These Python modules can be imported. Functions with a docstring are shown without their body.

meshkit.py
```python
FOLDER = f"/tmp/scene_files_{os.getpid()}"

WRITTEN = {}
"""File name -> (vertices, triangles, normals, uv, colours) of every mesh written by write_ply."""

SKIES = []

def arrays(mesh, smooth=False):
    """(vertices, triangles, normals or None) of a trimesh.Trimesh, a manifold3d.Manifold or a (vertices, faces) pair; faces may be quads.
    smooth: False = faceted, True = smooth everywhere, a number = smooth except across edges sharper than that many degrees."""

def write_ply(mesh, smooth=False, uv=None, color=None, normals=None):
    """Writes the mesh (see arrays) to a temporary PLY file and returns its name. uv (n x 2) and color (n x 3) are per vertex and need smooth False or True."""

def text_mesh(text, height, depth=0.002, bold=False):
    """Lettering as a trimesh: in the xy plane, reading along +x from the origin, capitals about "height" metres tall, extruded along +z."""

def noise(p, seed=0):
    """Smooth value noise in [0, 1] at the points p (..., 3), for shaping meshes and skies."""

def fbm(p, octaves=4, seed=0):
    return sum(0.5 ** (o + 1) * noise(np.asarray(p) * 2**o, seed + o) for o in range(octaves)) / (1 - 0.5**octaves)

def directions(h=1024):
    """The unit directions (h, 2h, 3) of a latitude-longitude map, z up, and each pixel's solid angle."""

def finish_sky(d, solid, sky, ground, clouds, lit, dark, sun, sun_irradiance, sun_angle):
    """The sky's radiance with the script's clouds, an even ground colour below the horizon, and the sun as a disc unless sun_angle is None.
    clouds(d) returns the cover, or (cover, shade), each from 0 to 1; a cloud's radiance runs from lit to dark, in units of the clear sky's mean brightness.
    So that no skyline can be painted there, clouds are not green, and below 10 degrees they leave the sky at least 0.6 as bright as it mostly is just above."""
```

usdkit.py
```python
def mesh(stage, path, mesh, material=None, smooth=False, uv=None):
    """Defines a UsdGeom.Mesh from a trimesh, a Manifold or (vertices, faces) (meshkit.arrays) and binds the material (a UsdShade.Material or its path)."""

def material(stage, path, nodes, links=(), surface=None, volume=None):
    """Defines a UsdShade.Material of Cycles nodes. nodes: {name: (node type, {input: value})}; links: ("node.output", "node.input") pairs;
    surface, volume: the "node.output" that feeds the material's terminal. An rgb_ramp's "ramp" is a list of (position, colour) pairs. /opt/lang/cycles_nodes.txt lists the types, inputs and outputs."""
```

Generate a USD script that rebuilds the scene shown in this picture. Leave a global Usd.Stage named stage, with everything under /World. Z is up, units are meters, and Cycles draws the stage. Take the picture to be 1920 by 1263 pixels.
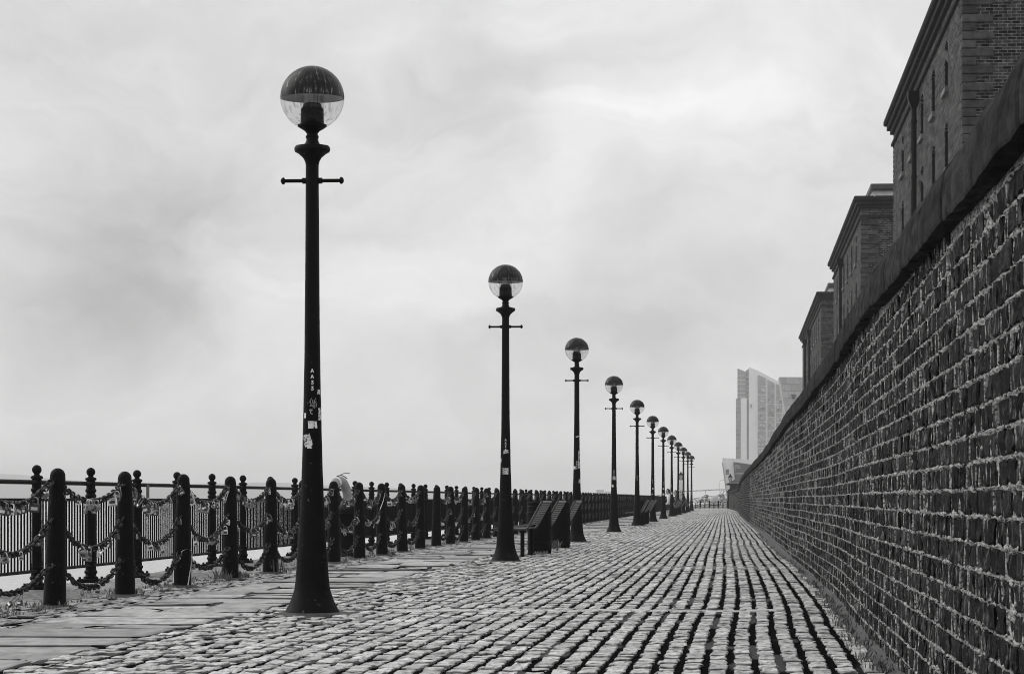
import math, random
import numpy as np, trimesh, manifold3d as m3
import usdkit, meshkit
from pxr import Usd, UsdGeom, UsdLux, UsdShade, Sdf, Gf, Vt
from shapely.geometry import Polygon, box as sbox
from scipy.interpolate import PchipInterpolator

stage = Usd.Stage.CreateInMemory()
UsdGeom.SetStageUpAxis(stage, 'Z')
UsdGeom.Xform.Define(stage, '/World')
rng = np.random.default_rng(7)
random.seed(7)

# ------------------------------------------------------------------ camera
CAM_H = 0.80
FL = 5000.0                                                  # focal length in pixels of the 1920 wide photograph
K = FL / 2400.0                                              # depths below are given for a 2400 pixel lens and stretched by K
YAW = math.atan(417 / FL)
SY, CY = math.sin(YAW), math.cos(YAW)
cam = UsdGeom.Camera.Define(stage, '/World/camera')
cam.AddTranslateOp().Set((0, 0, CAM_H))
cam.AddRotateZOp().Set(math.degrees(YAW))
cam.AddRotateXOp().Set(90.0)
cam.CreateHorizontalApertureAttr(36.0)
cam.CreateFocalLengthAttr(FL / 1920 * 36)
cam.CreateVerticalApertureOffsetAttr(304.5 / 1920 * 36)
cam.CreateClippingRangeAttr((0.05, 20000))
cam.CreateExposureAttr(0.54)

# ------------------------------------------------------------------ sky and sun
SUN_AZ, SUN_EL = math.radians(-75), math.radians(38)      # azimuth = atan2(x, y)
sun_dir = np.array([math.sin(SUN_AZ) * math.cos(SUN_EL), math.cos(SUN_AZ) * math.cos(SUN_EL), math.sin(SUN_EL)])
SKY_STRENGTH, CLOUD_LEVEL = 0.10, 7.6


def view_dir(px, py):
    r, u = (px - 960) / FL, (936 - py) / FL
    d = np.array([r * CY - SY, CY + r * SY, u])
    return d / np.linalg.norm(d)


nodes = {
    'tc': ('texture_coordinate', {}),
    'sky': ('sky_texture', {'sky_type': 'single_scattering', 'sun_disc': False, 'sun_elevation': SUN_EL, 'sun_rotation': SUN_AZ, 'aerosol_density': 3.0}),
    'bw': ('rgb_to_bw', {}),
    'wob': ('noise_texture', {'scale': 5.0 * K, 'detail': 6.0, 'roughness': 0.55}),
    'wobc': ('vector_math', {'math_type': 'subtract', 'vector2': (0.5, 0.5, 0.5)}),
    'wobs': ('vector_math', {'math_type': 'scale', 'scale': 0.20 / K}),
    'dir': ('vector_math', {'math_type': 'add'}),
    'map': ('mapping', {'mapping_type': 'point', 'scale': (1.0, 1.0, 2.6), 'rotation': (0.0, 0.5, 0.0)}),
    'n1': ('noise_texture', {'scale': 3.6 * K, 'detail': 9.0, 'roughness': 0.60, 'distortion': 0.5}),
    'n1r': ('map_range', {'from_min': 0.33, 'from_max': 0.68, 'to_min': -0.12, 'to_max': 0.11, 'clamp': True}),
    'sz': ('separate_xyz', {}), 'low': ('map_range', {'range_type': 'smoothstep', 'from_min': 0.0, 'from_max': 0.07, 'to_min': 0.17, 'to_max': 0.0, 'clamp': True}),
    'lowa': ('math', {'math_type': 'add'}), 'v0': ('math', {'math_type': 'add', 'value2': 0.70}),
}
links = [('sky.color', 'bw.color'), ('tc.generated', 'wob.vector'), ('wob.color', 'wobc.vector1'), ('wobc.vector', 'wobs.vector1'),
         ('tc.generated', 'dir.vector1'), ('wobs.vector', 'dir.vector2'), ('dir.vector', 'map.vector'), ('map.vector', 'n1.vector'),
         ('n1.fac', 'n1r.value'), ('tc.generated', 'sz.vector'), ('sz.z', 'low.value'), ('n1r.result', 'lowa.value1'), ('low.result', 'lowa.value2'), ('lowa.value', 'v0.value1')]
last = 'v0.value'
for i, (px, py, rad, amt) in enumerate([
        (1220, 330, 0.11, 0.18), (1010, 400, 0.12, 0.15), (820, 500, 0.10, 0.06), (1420, 250, 0.09, 0.12),
        (250, 430, 0.17, -0.20), (420, 320, 0.10, -0.08), (920, 230, 0.09, -0.13), (1130, 180, 0.08, -0.05), (1180, 420, 0.06, -0.12), (300, 130, 0.12, 0.06),
        (700, 130, 0.12, 0.05), (1350, 560, 0.12, -0.06), (150, 640, 0.14, -0.05), (760, 720, 0.14, 0.05)]):
    d = view_dir(px, py)
    nodes[f'd{i}'] = ('vector_math', {'math_type': 'distance', 'vector2': tuple(d)})
    nodes[f'm{i}'] = ('map_range', {'range_type': 'smoothstep', 'from_min': 0.0, 'from_max': rad / K, 'to_min': amt, 'to_max': 0.0, 'clamp': True})
    nodes[f'a{i}'] = ('math', {'math_type': 'add'})
    links += [('dir.vector', f'd{i}.vector1'), (f'd{i}.value', f'm{i}.value'), (last, f'a{i}.value1'), (f'm{i}.result', f'a{i}.value2')]
    last = f'a{i}.value'
nodes['lev'] = ('math', {'math_type': 'multiply', 'value2': CLOUD_LEVEL})
nodes['mix'] = ('mix_float', {'fac': 0.93})
nodes['bg'] = ('background_shader', {'strength': SKY_STRENGTH})
links += [(last, 'lev.value1'), ('bw.val', 'mix.a'), ('lev.value', 'mix.b'), ('mix.result', 'bg.color')]
sky_mat = usdkit.material(stage, '/World/Looks/sky', nodes, links, surface='bg.background')
sky = UsdLux.DomeLight.Define(stage, '/World/sky')
UsdShade.MaterialBindingAPI.Apply(sky.GetPrim()).Bind(sky_mat)
sky.GetPrim().SetCustomDataByKey('kind', 'structure')
sun = UsdLux.DistantLight.Define(stage, '/World/sun')
sun.CreateNormalizeAttr(True); sun.CreateIntensityAttr(0.22); sun.CreateAngleAttr(55.0); sun.CreateColorAttr((1.0, 0.985, 0.96))
rz = math.degrees(math.atan2(sun_dir[0], -sun_dir[1]))
sun.AddRotateZOp().Set(rz); sun.AddRotateXOp().Set(90 - math.degrees(SUN_EL))

# ------------------------------------------------------------------ helpers
_names = {}


def numbered(path):
    k = _names.get(path, -1) + 1
    _names[path] = k
    return path if k == 0 else f'{path}_{k:03d}'


def tag(o, label=None, cat=None, group=None, kind=None):
    p = o.GetPrim()
    for k, v in (('label', label), ('category', cat), ('group', group), ('kind', kind)):
        if v:
            p.SetCustomDataByKey(k, v)
    return p


def pathof(parent):
    return '/World' if parent is None else str(parent.GetPrim().GetPath())


def obj(name, mesh, mat, parent=None, smooth=35, tone=None):
    m = usdkit.mesh(stage, numbered(pathof(parent) + '/' + name), mesh, mat, smooth)
    if tone is not None:
        if np.ndim(tone) == 0:
            UsdGeom.PrimvarsAPI(m).CreatePrimvar('tone', Sdf.ValueTypeNames.FloatArray, 'constant').Set(Vt.FloatArray([float(tone)]))
        else:
            UsdGeom.PrimvarsAPI(m).CreatePrimvar('tone', Sdf.ValueTypeNames.FloatArray, 'vertex').Set(Vt.FloatArray.FromNumpy(np.asarray(tone, np.float32)))
    return m


def xf(name, loc=(0, 0, 0), rotz=0.0, parent=None, scale=None, rotxyz=None):
    x = UsdGeom.Xform.Define(stage, numbered(pathof(parent) + '/' + name))
    x.AddTranslateOp().Set(tuple(float(v) for v in loc))
    if rotxyz is not None:
        x.AddRotateXYZOp().Set(tuple(float(v) for v in rotxyz))
    elif rotz:
        x.AddRotateZOp().Set(float(rotz))
    if scale is not None:
        x.AddScaleOp().Set(tuple(float(v) for v in scale))
    return x


class Klass:
    """An abstract prototype: things reference it."""
    def __init__(self, name):
        self.p = stage.CreateClassPrim('/World/' + name)
    def GetPrim(self):
        return self.p


def instance(klass, name, loc, rotz=0.0, scale=None, rotxyz=None, inst=True):
    x = xf(name, loc, rotz, None, scale, rotxyz)
    x.GetPrim().GetReferences().AddInternalReference(klass.GetPrim().GetPath())
    if inst:
        x.GetPrim().SetInstanceable(True)
    return x


def P(X0, zc, z=0.0):
    """World point from lateral offset and depth measured along the lens axis."""
    X = X0 * CY
    return np.array([X, (zc * K + X * SY) / CY, z])


def at(px, zc, py=None, z=0.0):
    """World point at image column px and depth zc."""
    zc = zc * K
    r = (px - 960) / FL
    p = np.array([zc * (r * CY - SY), zc * (CY + r * SY), z])
    if py is not None:
        p[2] = CAM_H + (936 - py) / FL * zc
    return p


def project(p):
    p = np.asarray(p, float)
    zc = -p[..., 0] * SY + p[..., 1] * CY
    xr = p[..., 0] * CY + p[..., 1] * SY
    return np.stack([960 + FL * xr / zc, 936 - FL * (p[..., 2] - CAM_H) / zc, zc], -1)


def cat(ms):
    return trimesh.util.concatenate([m if isinstance(m, trimesh.Trimesh) else trimesh.Trimesh(*m, process=False) for m in ms])


def bx(x0, x1, y0, y1, z0, z1, bevel=0.0):
    if bevel:
        b = min(bevel, (x1 - x0) / 2.1, (y1 - y0) / 2.1, (z1 - z0) / 2.1)
        pts = []
        for i, c in enumerate(np.ndindex(2, 2, 2)):
            lo, hi = np.array([x0, y0, z0]), np.array([x1, y1, z1])
            p = np.where(c, hi, lo)
            for a in range(3):
                q = p.copy(); s = np.where(c, -1.0, 1.0) * b
                s[a] = 0; pts.append(q + s)
        return trimesh.convex.convex_hull(np.array(pts))
    m = trimesh.creation.box((x1 - x0, y1 - y0, z1 - z0))
    m.apply_translation(((x0 + x1) / 2, (y0 + y1) / 2, (z0 + z1) / 2))
    return m


def lathe(prof, n=32):
    return trimesh.creation.revolve(np.array(prof, float), sections=n)


def spline(pts, k=8):
    """Catmull-Rom through the points."""
    p = np.array(pts, float)
    q = np.vstack([2 * p[0] - p[1], p, 2 * p[-1] - p[-2]])
    out = []
    for i in range(1, len(q) - 2):
        t = np.linspace(0, 1, k, endpoint=False)[:, None]
        a, b, c, d = q[i - 1], q[i], q[i + 1], q[i + 2]
        out.append(0.5 * (2 * b + (c - a) * t + (2 * a - 5 * b + 4 * c - d) * t**2 + (3 * b - a - 3 * c + d) * t**3))
    return np.vstack(out + [p[-1:]])


def tube(points, radius, sides=8, closed=False, caps=True):
    p = np.asarray(points, float)
    n = len(p)
    t = (np.roll(p, -1, 0) - np.roll(p, 1, 0)) if closed else np.gradient(p, axis=0)
    t /= np.linalg.norm(t, axis=1, keepdims=True) + 1e-12
    ref = np.array([0.0, 0, 1]) if abs(t[0, 2]) < 0.9 else np.array([1.0, 0, 0])
    a = np.cross(t[0], ref); a /= np.linalg.norm(a)
    A = []
    for i in range(n):
        a = a - t[i] * (a @ t[i]); a /= np.linalg.norm(a); A.append(a)
    A = np.array(A); B = np.cross(t, A)
    ang = np.arange(sides) * 2 * np.pi / sides
    r = np.broadcast_to(np.asarray(radius, float), (n,))
    v = (p[:, None] + r[:, None, None] * (np.cos(ang)[None, :, None] * A[:, None] + np.sin(ang)[None, :, None] * B[:, None])).reshape(-1, 3)
    f = []
    for i in range(n if closed else n - 1):
        j = (i + 1) % n
        for k in range(sides):
            l = (k + 1) % sides
            f += [[i * sides + k, i * sides + l, j * sides + l], [i * sides + k, j * sides + l, j * sides + k]]
    if caps and not closed:
        v = np.vstack([v, p[:1], p[-1:]])
        for k in range(sides):
            l = (k + 1) % sides
            f += [[n * sides, k, l][::-1], [n * sides + 1, (n - 1) * sides + l, (n - 1) * sides + k][::-1]]
    return trimesh.Trimesh(v, np.array(f), process=False)


def extr(poly, depth):
    return trimesh.creation.extrude_polygon(poly, depth, engine='earcut')


def rot(m, ang, axis, c=(0, 0, 0)):
    m.apply_transform(trimesh.transformations.rotation_matrix(ang, axis, c)); return m


def mv(m, *t):
    m.apply_translation(t); return m


# ------------------------------------------------------------------ materials
def G(v):
    return (v, v, v)


L = '/World/Looks/'


def mat(name, lo, hi, rough=0.6, scale=6.0, detail=6.0, stretch=(1, 1, 1), bump=0.3, bdist=0.01, bscale=None, rough2=None, ramp=(0.3, 0.7), spec=0.5, tone=0.0, metallic=0.0, spots=None, coord='geo'):
    """Grey material: noise between lo and hi, a bump, and the piece's own tone (primvar) as a multiplier."""
    n = {'geo': ('geometry', {}), 'tco': ('texture_coordinate', {}), 'map': ('mapping', {'mapping_type': 'point', 'scale': stretch}),
         'n': ('noise_texture', {'scale': scale, 'detail': detail, 'roughness': 0.62}),
         'r': ('rgb_ramp', {'ramp': [(0.0, G(lo)), (ramp[0], G(lo)), (ramp[1], G(hi)), (1.0, G(hi))]}),
         'bn': ('noise_texture', {'scale': bscale or scale * 4, 'detail': 5.0, 'roughness': 0.6}),
         'b': ('bump', {'strength': bump, 'distance': bdist}),
         'rr': ('map_range', {'from_min': 0.3, 'from_max': 0.7, 'to_min': rough, 'to_max': rough2 if rough2 is not None else rough, 'clamp': True}),
         'p': ('principled_bsdf', {'specular_ior_level': spec, 'metallic': metallic})}
    src = 'geo.position' if coord == 'geo' else 'tco.object'
    l = [(src, 'map.vector'), ('map.vector', 'n.vector'), ('n.fac', 'r.fac'), (src, 'bn.vector'), ('bn.fac', 'b.height'), ('b.normal', 'p.normal'),
         ('n.fac', 'rr.value'), ('rr.result', 'p.roughness')]
    out = 'r.color'
    if spots:                                             # (scale, threshold, colour): chips and droppings
        n['sn'] = ('noise_texture', {'scale': spots[0], 'detail': 3.0})
        n['sr'] = ('map_range', {'from_min': spots[1], 'from_max': spots[1] + 0.03, 'clamp': True})
        n['sm'] = ('mix_color', {'b': G(spots[2])})
        l += [(src, 'sn.vector'), ('sn.fac', 'sr.value'), ('sr.result', 'sm.fac'), (out, 'sm.a')]
        out = 'sm.result'
    if tone:
        n['at'] = ('attribute', {'attribute': 'tone'})
        n['am'] = ('map_range', {'from_min': 0.0, 'from_max': 1.0, 'to_min': 1 - tone, 'to_max': 1 + tone})
        n['tm'] = ('mix_color', {'blend_type': 'multiply', 'fac': 1.0, 'use_clamp': False})
        l += [('at.fac', 'am.value'), (out, 'tm.a'), ('am.result', 'tm.b')]
        out = 'tm.result'
    l.append((out, 'p.base_color'))
    return usdkit.material(stage, L + name, n, l, surface='p.BSDF')


M = {}
M['iron'] = mat('black_iron', 0.0008, 0.0050, 0.38, spec=0.08, scale=9, bump=0.35, bdist=0.004, bscale=60, rough2=0.6, coord='obj', spots=(45, 0.70, 0.10))
M['iron_plain'] = mat('black_iron_plain', 0.0008, 0.0040, 0.40, spec=0.08, scale=12, bump=0.25, bdist=0.003, bscale=50, rough2=0.6, coord='obj')
M['chain'] = mat('chain_iron', 0.0015, 0.009, 0.36, scale=30, bump=0.3, bdist=0.002, bscale=120, rough2=0.5, spec=0.22)
M['sett'] = mat('granite_sett', 0.12, 0.66, 0.36, scale=26, detail=9, bump=0.8, bdist=0.012, bscale=70, rough2=0.6, tone=0.30, stretch=(0.9, 0.32, 1.0), ramp=(0.33, 0.54))
M['flag'] = mat('flagstone', 0.17, 0.48, 0.36, scale=14, detail=9, bump=0.6, bdist=0.010, bscale=30, rough2=0.65, tone=0.32, stretch=(0.6, 0.3, 1.0), ramp=(0.34, 0.60))
M['quay'] = mat('quay_stone', 0.07, 0.38, 0.55, scale=24, detail=9, stretch=(0.8, 0.25, 1.0), ramp=(0.34, 0.62), bump=0.6, bdist=0.012, bscale=30, rough2=0.8, tone=0.3, spec=0.3)
M['ground'] = mat('far_ground', 0.12, 0.22, 0.8, scale=0.4, bump=0.2)
M['coping'] = mat('coping_stone', 0.002, 0.036, 0.8, scale=20, detail=9, ramp=(0.36, 0.66), stretch=(1.0, 0.22, 0.7), bump=0.6, bdist=0.012, bscale=45, tone=0.3, spec=0.06)
M['quoin'] = mat('quoin_stone', 0.035, 0.095, 0.8, scale=3, bump=0.4, bdist=0.02, bscale=14, tone=0.35, spec=0.06)
M['reveal_shade'] = mat('painted_reveal_shade', 0.004, 0.016, 0.7, scale=9, stretch=(1, 1, 3.0), bump=0.5, bdist=0.02, bscale=14, spec=0.05)  # near-black tone that paints shade into the window reveals
M['cornice'] = mat('cornice_stone', 0.014, 0.034, 0.75, scale=1.5, bump=0.3, bdist=0.02, bscale=10, spec=0.06)
M['sill'] = mat('window_sill', 0.10, 0.22, 0.75, scale=3, bump=0.3, bdist=0.01, spec=0.25)
M['pale'] = mat('pale_lead', 0.40, 0.55, 0.5, scale=2, bump=0.2)
M['slate'] = mat('dark_slate', 0.03, 0.06, 0.5, scale=3, bump=0.3, tone=0.3)
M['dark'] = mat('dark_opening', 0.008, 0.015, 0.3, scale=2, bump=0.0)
M['lock_dark'] = mat('lock_dark', 0.03, 0.09, 0.4, scale=40, bump=0.1, bdist=0.001, metallic=0.5, coord='obj')
M['lock_mid'] = mat('lock_brass', 0.16, 0.34, 0.35, scale=40, bump=0.1, bdist=0.001, metallic=0.6, coord='obj')
M['lock_light'] = mat('lock_steel', 0.5, 0.75, 0.3, scale=40, bump=0.1, bdist=0.001, metallic=0.6, coord='obj')
M['white'] = mat('white_cloth', 0.6, 0.8, 0.7, scale=30, bump=0.2, bdist=0.002)
M['paper'] = mat('sticker_paper', 0.015, 0.6, 0.6, scale=75, ramp=(0.44, 0.5), bump=0.0, detail=3)
M['paper_light'] = mat('sticker_white', 0.12, 0.7, 0.6, scale=55, ramp=(0.36, 0.42), bump=0.0, detail=3)
M['ink'] = mat('white_paint', 0.72, 0.8, 0.6, scale=60, bump=0.0)
M['black_ink'] = mat('black_print', 0.02, 0.03, 0.6, scale=60, bump=0.0)
M['buoy'] = mat('lifebuoy_shell', 0.22, 0.34, 0.45, scale=10, bump=0.1, bdist=0.003)
M['reflector'] = mat('hood_inside', 0.70, 0.78, 0.5, scale=10, bump=0.0, coord='obj')
M['bench'] = mat('bench_steel', 0.012, 0.05, 0.3, scale=30, bump=0.15, bdist=0.002, spec=0.5)
M['panel'] = mat('bench_panel', 0.03, 0.09, 0.35, scale=40, bump=0.15, bdist=0.002, spec=0.5)
M['weed'] = mat('weed_leaf', 0.07, 0.20, 0.6, scale=20, bump=0.1, spec=0.3)
M['clad'] = mat('pale_cladding', 0.76, 0.82, 0.6, scale=0.3, bump=0.0)
M['clad_mid'] = mat('grey_cladding', 0.36, 0.46, 0.5, scale=0.3, bump=0.0, tone=0.15)
M['glazing'] = mat('far_glazing', 0.18, 0.34, 0.2, scale=0.35, bump=0.0, detail=2)
M['glaz_light'] = mat('far_balcony_glass', 0.42, 0.55, 0.3, scale=0.5, bump=0.0)
M['mglass'] = mat('museum_glass', 0.05, 0.10, 0.15, scale=0.3, bump=0.0)
M['steel'] = mat('bridge_steel', 0.40, 0.5, 0.5, scale=0.5, bump=0.0)
M['hill'] = mat('far_shore', 0.05, 0.10, 0.9, scale=0.02, bump=0.0)
M['bush'] = mat('far_foliage', 0.05, 0.11, 0.7, scale=3, bump=0.0, spec=0.2)
M['skin'] = mat('skin', 0.34, 0.38, 0.5, scale=20, bump=0.0)
M['hair'] = mat('dark_hair', 0.015, 0.03, 0.5, scale=40, bump=0.2)
M['coat_white'] = mat('white_jacket', 0.66, 0.76, 0.8, scale=12, bump=0.3)
M['coat_dark'] = mat('dark_coat', 0.02, 0.04, 0.8, scale=12, bump=0.3)
M['coat_grey'] = mat('grey_coat', 0.06, 0.10, 0.8, scale=12, bump=0.3)

# earth in the joints: black where damp and mossy, pale grit where the joints are choked
en = {'g': ('geometry', {}), 'n': ('noise_texture', {'scale': 30, 'detail': 8.0, 'roughness': 0.7}), 'r': ('rgb_ramp', {'ramp': [(0, G(0.002)), (0.4, G(0.004)), (0.62, G(0.014)), (1, G(0.03))]}),
      'r2': ('rgb_ramp', {'ramp': [(0, G(0.05)), (0.35, G(0.10)), (0.65, G(0.26)), (1, G(0.34))]}), 'at': ('attribute', {'attribute': 'tone'}), 'm': ('map_range', {'range_type': 'smoothstep', 'from_min': 0.35, 'from_max': 0.9, 'clamp': True}),
      'mx': ('mix_color', {}), 'b': ('bump', {'strength': 0.8, 'distance': 0.012}), 'p': ('principled_bsdf', {'roughness': 0.9, 'specular_ior_level': 0.0})}
M['bed'] = usdkit.material(stage, L + 'joint_earth', en, [('g.position', 'n.vector'), ('n.fac', 'r.fac'), ('n.fac', 'r2.fac'), ('at.fac', 'm.value'), ('m.result', 'mx.fac'), ('r.color', 'mx.a'), ('r2.color', 'mx.b'), ('mx.result', 'p.base_color'),
                              ('n.fac', 'b.height'), ('b.normal', 'p.normal')], surface='p.BSDF')
# lamp hood: dark with pale rain and bird streaks running down from the crown
hn = {'t': ('texture_coordinate', {}), 'sep': ('separate_xyz', {}), 'ang': ('math', {'math_type': 'arctan2'}), 'cmb': ('combine_xyz', {}),
      'm': ('mapping', {'mapping_type': 'point', 'scale': (7.0, 1.0, 7.0)}), 'n': ('noise_texture', {'scale': 1.6, 'detail': 4.0, 'roughness': 0.7}),
      'r': ('rgb_ramp', {'ramp': [(0, G(0.003)), (0.46, G(0.006)), (0.58, G(0.022)), (0.64, G(0.16)), (0.72, G(0.5)), (1, G(0.6))]}),
      'p': ('principled_bsdf', {'roughness': 0.3, 'specular_ior_level': 0.16})}
hl = [('t.object', 'sep.vector'), ('sep.y', 'ang.value1'), ('sep.x', 'ang.value2'), ('ang.value', 'cmb.x'), ('sep.z', 'cmb.z'), ('cmb.vector', 'm.vector'),
      ('m.vector', 'n.vector'), ('n.fac', 'r.fac'), ('r.color', 'p.base_color')]
M['hood'] = usdkit.material(stage, L + 'lamp_hood', hn, hl, surface='p.BSDF')
# clear globe: thin glass with faint dirt streaks
gn = {'t': ('texture_coordinate', {}), 'm': ('mapping', {'mapping_type': 'point', 'scale': (40, 40, 3)}), 'n': ('noise_texture', {'scale': 1.0, 'detail': 4.0}),
      'r': ('rgb_ramp', {'ramp': [(0, G(0.90)), (0.55, G(0.86)), (0.68, G(0.55)), (1, G(0.35))]}),
      'tr': ('transparent_bsdf', {}), 'gl': ('glossy_bsdf', {'roughness': 0.04}), 'lw': ('layer_weight', {'blend': 0.5}), 'f3': ('math', {'math_type': 'power', 'value2': 5.0}), 'f': ('math', {'math_type': 'multiply_add', 'value2': 0.45, 'value3': 0.03}), 'mx': ('mix_closure', {})}
M['glass'] = usdkit.material(stage, L + 'clear_globe', gn, [('t.object', 'm.vector'), ('m.vector', 'n.vector'), ('n.fac', 'r.fac'), ('r.color', 'tr.color'), ('lw.facing', 'f3.value1'), ('f3.value', 'f.value1'), ('f.value', 'mx.fac'),
                             ('tr.BSDF', 'mx.closure1'), ('gl.BSDF', 'mx.closure2')], surface='mx.closure')
# old dark brick with pale lime streaks running down it
bn = {'g': ('geometry', {}), 'm': ('mapping', {'mapping_type': 'point', 'scale': (1, 0.30, 0.12)}), 'm2': ('mapping', {'mapping_type': 'point', 'scale': (1, 0.28, 1)}), 'st': ('noise_texture', {'scale': 75, 'detail': 3.0, 'roughness': 0.7}),
      'str': ('map_range', {'from_min': 0.54, 'from_max': 0.68, 'clamp': True}), 'big': ('noise_texture', {'scale': 4.5, 'detail': 4.0}),
      'bigr': ('map_range', {'from_min': 0.38, 'from_max': 0.60, 'clamp': True}), 'sm': ('math', {'math_type': 'multiply'}),
      'fn': ('noise_texture', {'scale': 60, 'detail': 8.0, 'roughness': 0.75}), 'r': ('rgb_ramp', {'ramp': [(0, G(0.001)), (0.38, G(0.003)), (0.55, G(0.020)), (0.68, G(0.07)), (1, G(0.14))]}),
      'mx': ('mix_color', {'b': G(0.20)}), 'at': ('attribute', {'attribute': 'tone'}), 'am': ('map_range', {'to_min': 0.25, 'to_max': 1.55}),
      'bm': ('mapping', {'mapping_type': 'point', 'scale': (1, 0.35, 0.9)}), 'bg': ('noise_texture', {'scale': 1.3, 'detail': 4.0, 'roughness': 0.6}), 'bgr': ('map_range', {'from_min': 0.35, 'from_max': 0.65, 'to_min': 0.35, 'to_max': 1.2, 'clamp': True}), 'tm2': ('mix_color', {'blend_type': 'multiply', 'fac': 1.0, 'use_clamp': False}), 'tm': ('mix_color', {'blend_type': 'multiply', 'fac': 1.0, 'use_clamp': False}), 'bp': ('bump', {'strength': 0.7, 'distance': 0.008}),
      'p': ('principled_bsdf', {'roughness': 0.75, 'specular_ior_level': 0.06})}
bl = [('g.position', 'm.vector'), ('m.vector', 'st.vector'), ('st.fac', 'str.value'), ('g.position', 'big.vector'), ('big.fac', 'bigr.value'), ('str.result', 'sm.value1'), ('bigr.result', 'sm.value2'),
      ('g.position', 'm2.vector'), ('m2.vector', 'fn.vector'), ('fn.fac', 'r.fac'), ('at.fac', 'am.value'), ('r.color', 'tm.a'), ('am.result', 'tm.b'), ('g.position', 'bm.vector'), ('bm.vector', 'bg.vector'), ('bg.fac', 'bgr.value'), ('tm.result', 'tm2.a'), ('bgr.result', 'tm2.b'), ('tm2.result', 'mx.a'), ('sm.value', 'mx.fac'), ('mx.result', 'p.base_color'),
      ('fn.fac', 'bp.height'), ('bp.normal', 'p.normal')]
M['brick'] = usdkit.material(stage, L + 'old_brick', bn, bl, surface='p.BSDF')
M['mortar'] = mat('lime_mortar', 0.02, 0.56, 0.9, stretch=(1, 0.25, 1.4), scale=70, bump=0.8, bdist=0.008, bscale=110, ramp=(0.38, 0.64), spec=0.02, detail=9)
M['soil'] = mat('wet_soil', 0.02, 0.07, 0.6, scale=14, bump=0.7, bdist=0.02, bscale=60, spec=0.4)


# brickwork of the warehouses, too far off to pick out single bricks
def far_brick(name, axis):
    n = {'g': ('geometry', {}), 's': ('separate_xyz', {}), 'c': ('combine_xyz', {}),
         'b': ('brick_texture', {'scale': 1.0, 'brick_width': 0.23, 'row_height': 0.085, 'mortar_size': 0.010, 'mortar_smooth': 0.2, 'color1': G(0.010), 'color2': G(0.080), 'mortar': G(0.17), 'bias': -0.1}),
         'nm': ('mapping', {'mapping_type': 'point', 'scale': (1, 0.12, 1)}), 'n': ('noise_texture', {'scale': 6.0, 'detail': 8.0, 'roughness': 0.72}), 'nr': ('map_range', {'from_min': 0.34, 'from_max': 0.66, 'to_min': 0.25, 'to_max': 1.7}),
         'm': ('mix_color', {'blend_type': 'multiply', 'fac': 1.0, 'use_clamp': False}), 'bp': ('bump', {'strength': 0.6, 'distance': 0.012, 'invert': True}),
         'p': ('principled_bsdf', {'roughness': 0.85, 'specular_ior_level': 0.05})}
    l = [('g.position', 's.vector'), (f's.{axis}', 'c.x'), ('s.z', 'c.y'), ('c.vector', 'b.vector'), ('g.position', 'nm.vector'), ('nm.vector', 'n.vector'), ('n.fac', 'nr.value'), ('b.color', 'm.a'), ('nr.result', 'm.b'),
         ('m.result', 'p.base_color'), ('b.fac', 'bp.height'), ('bp.normal', 'p.normal')]
    return usdkit.material(stage, L + name, n, l, surface='p.BSDF')


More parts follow.
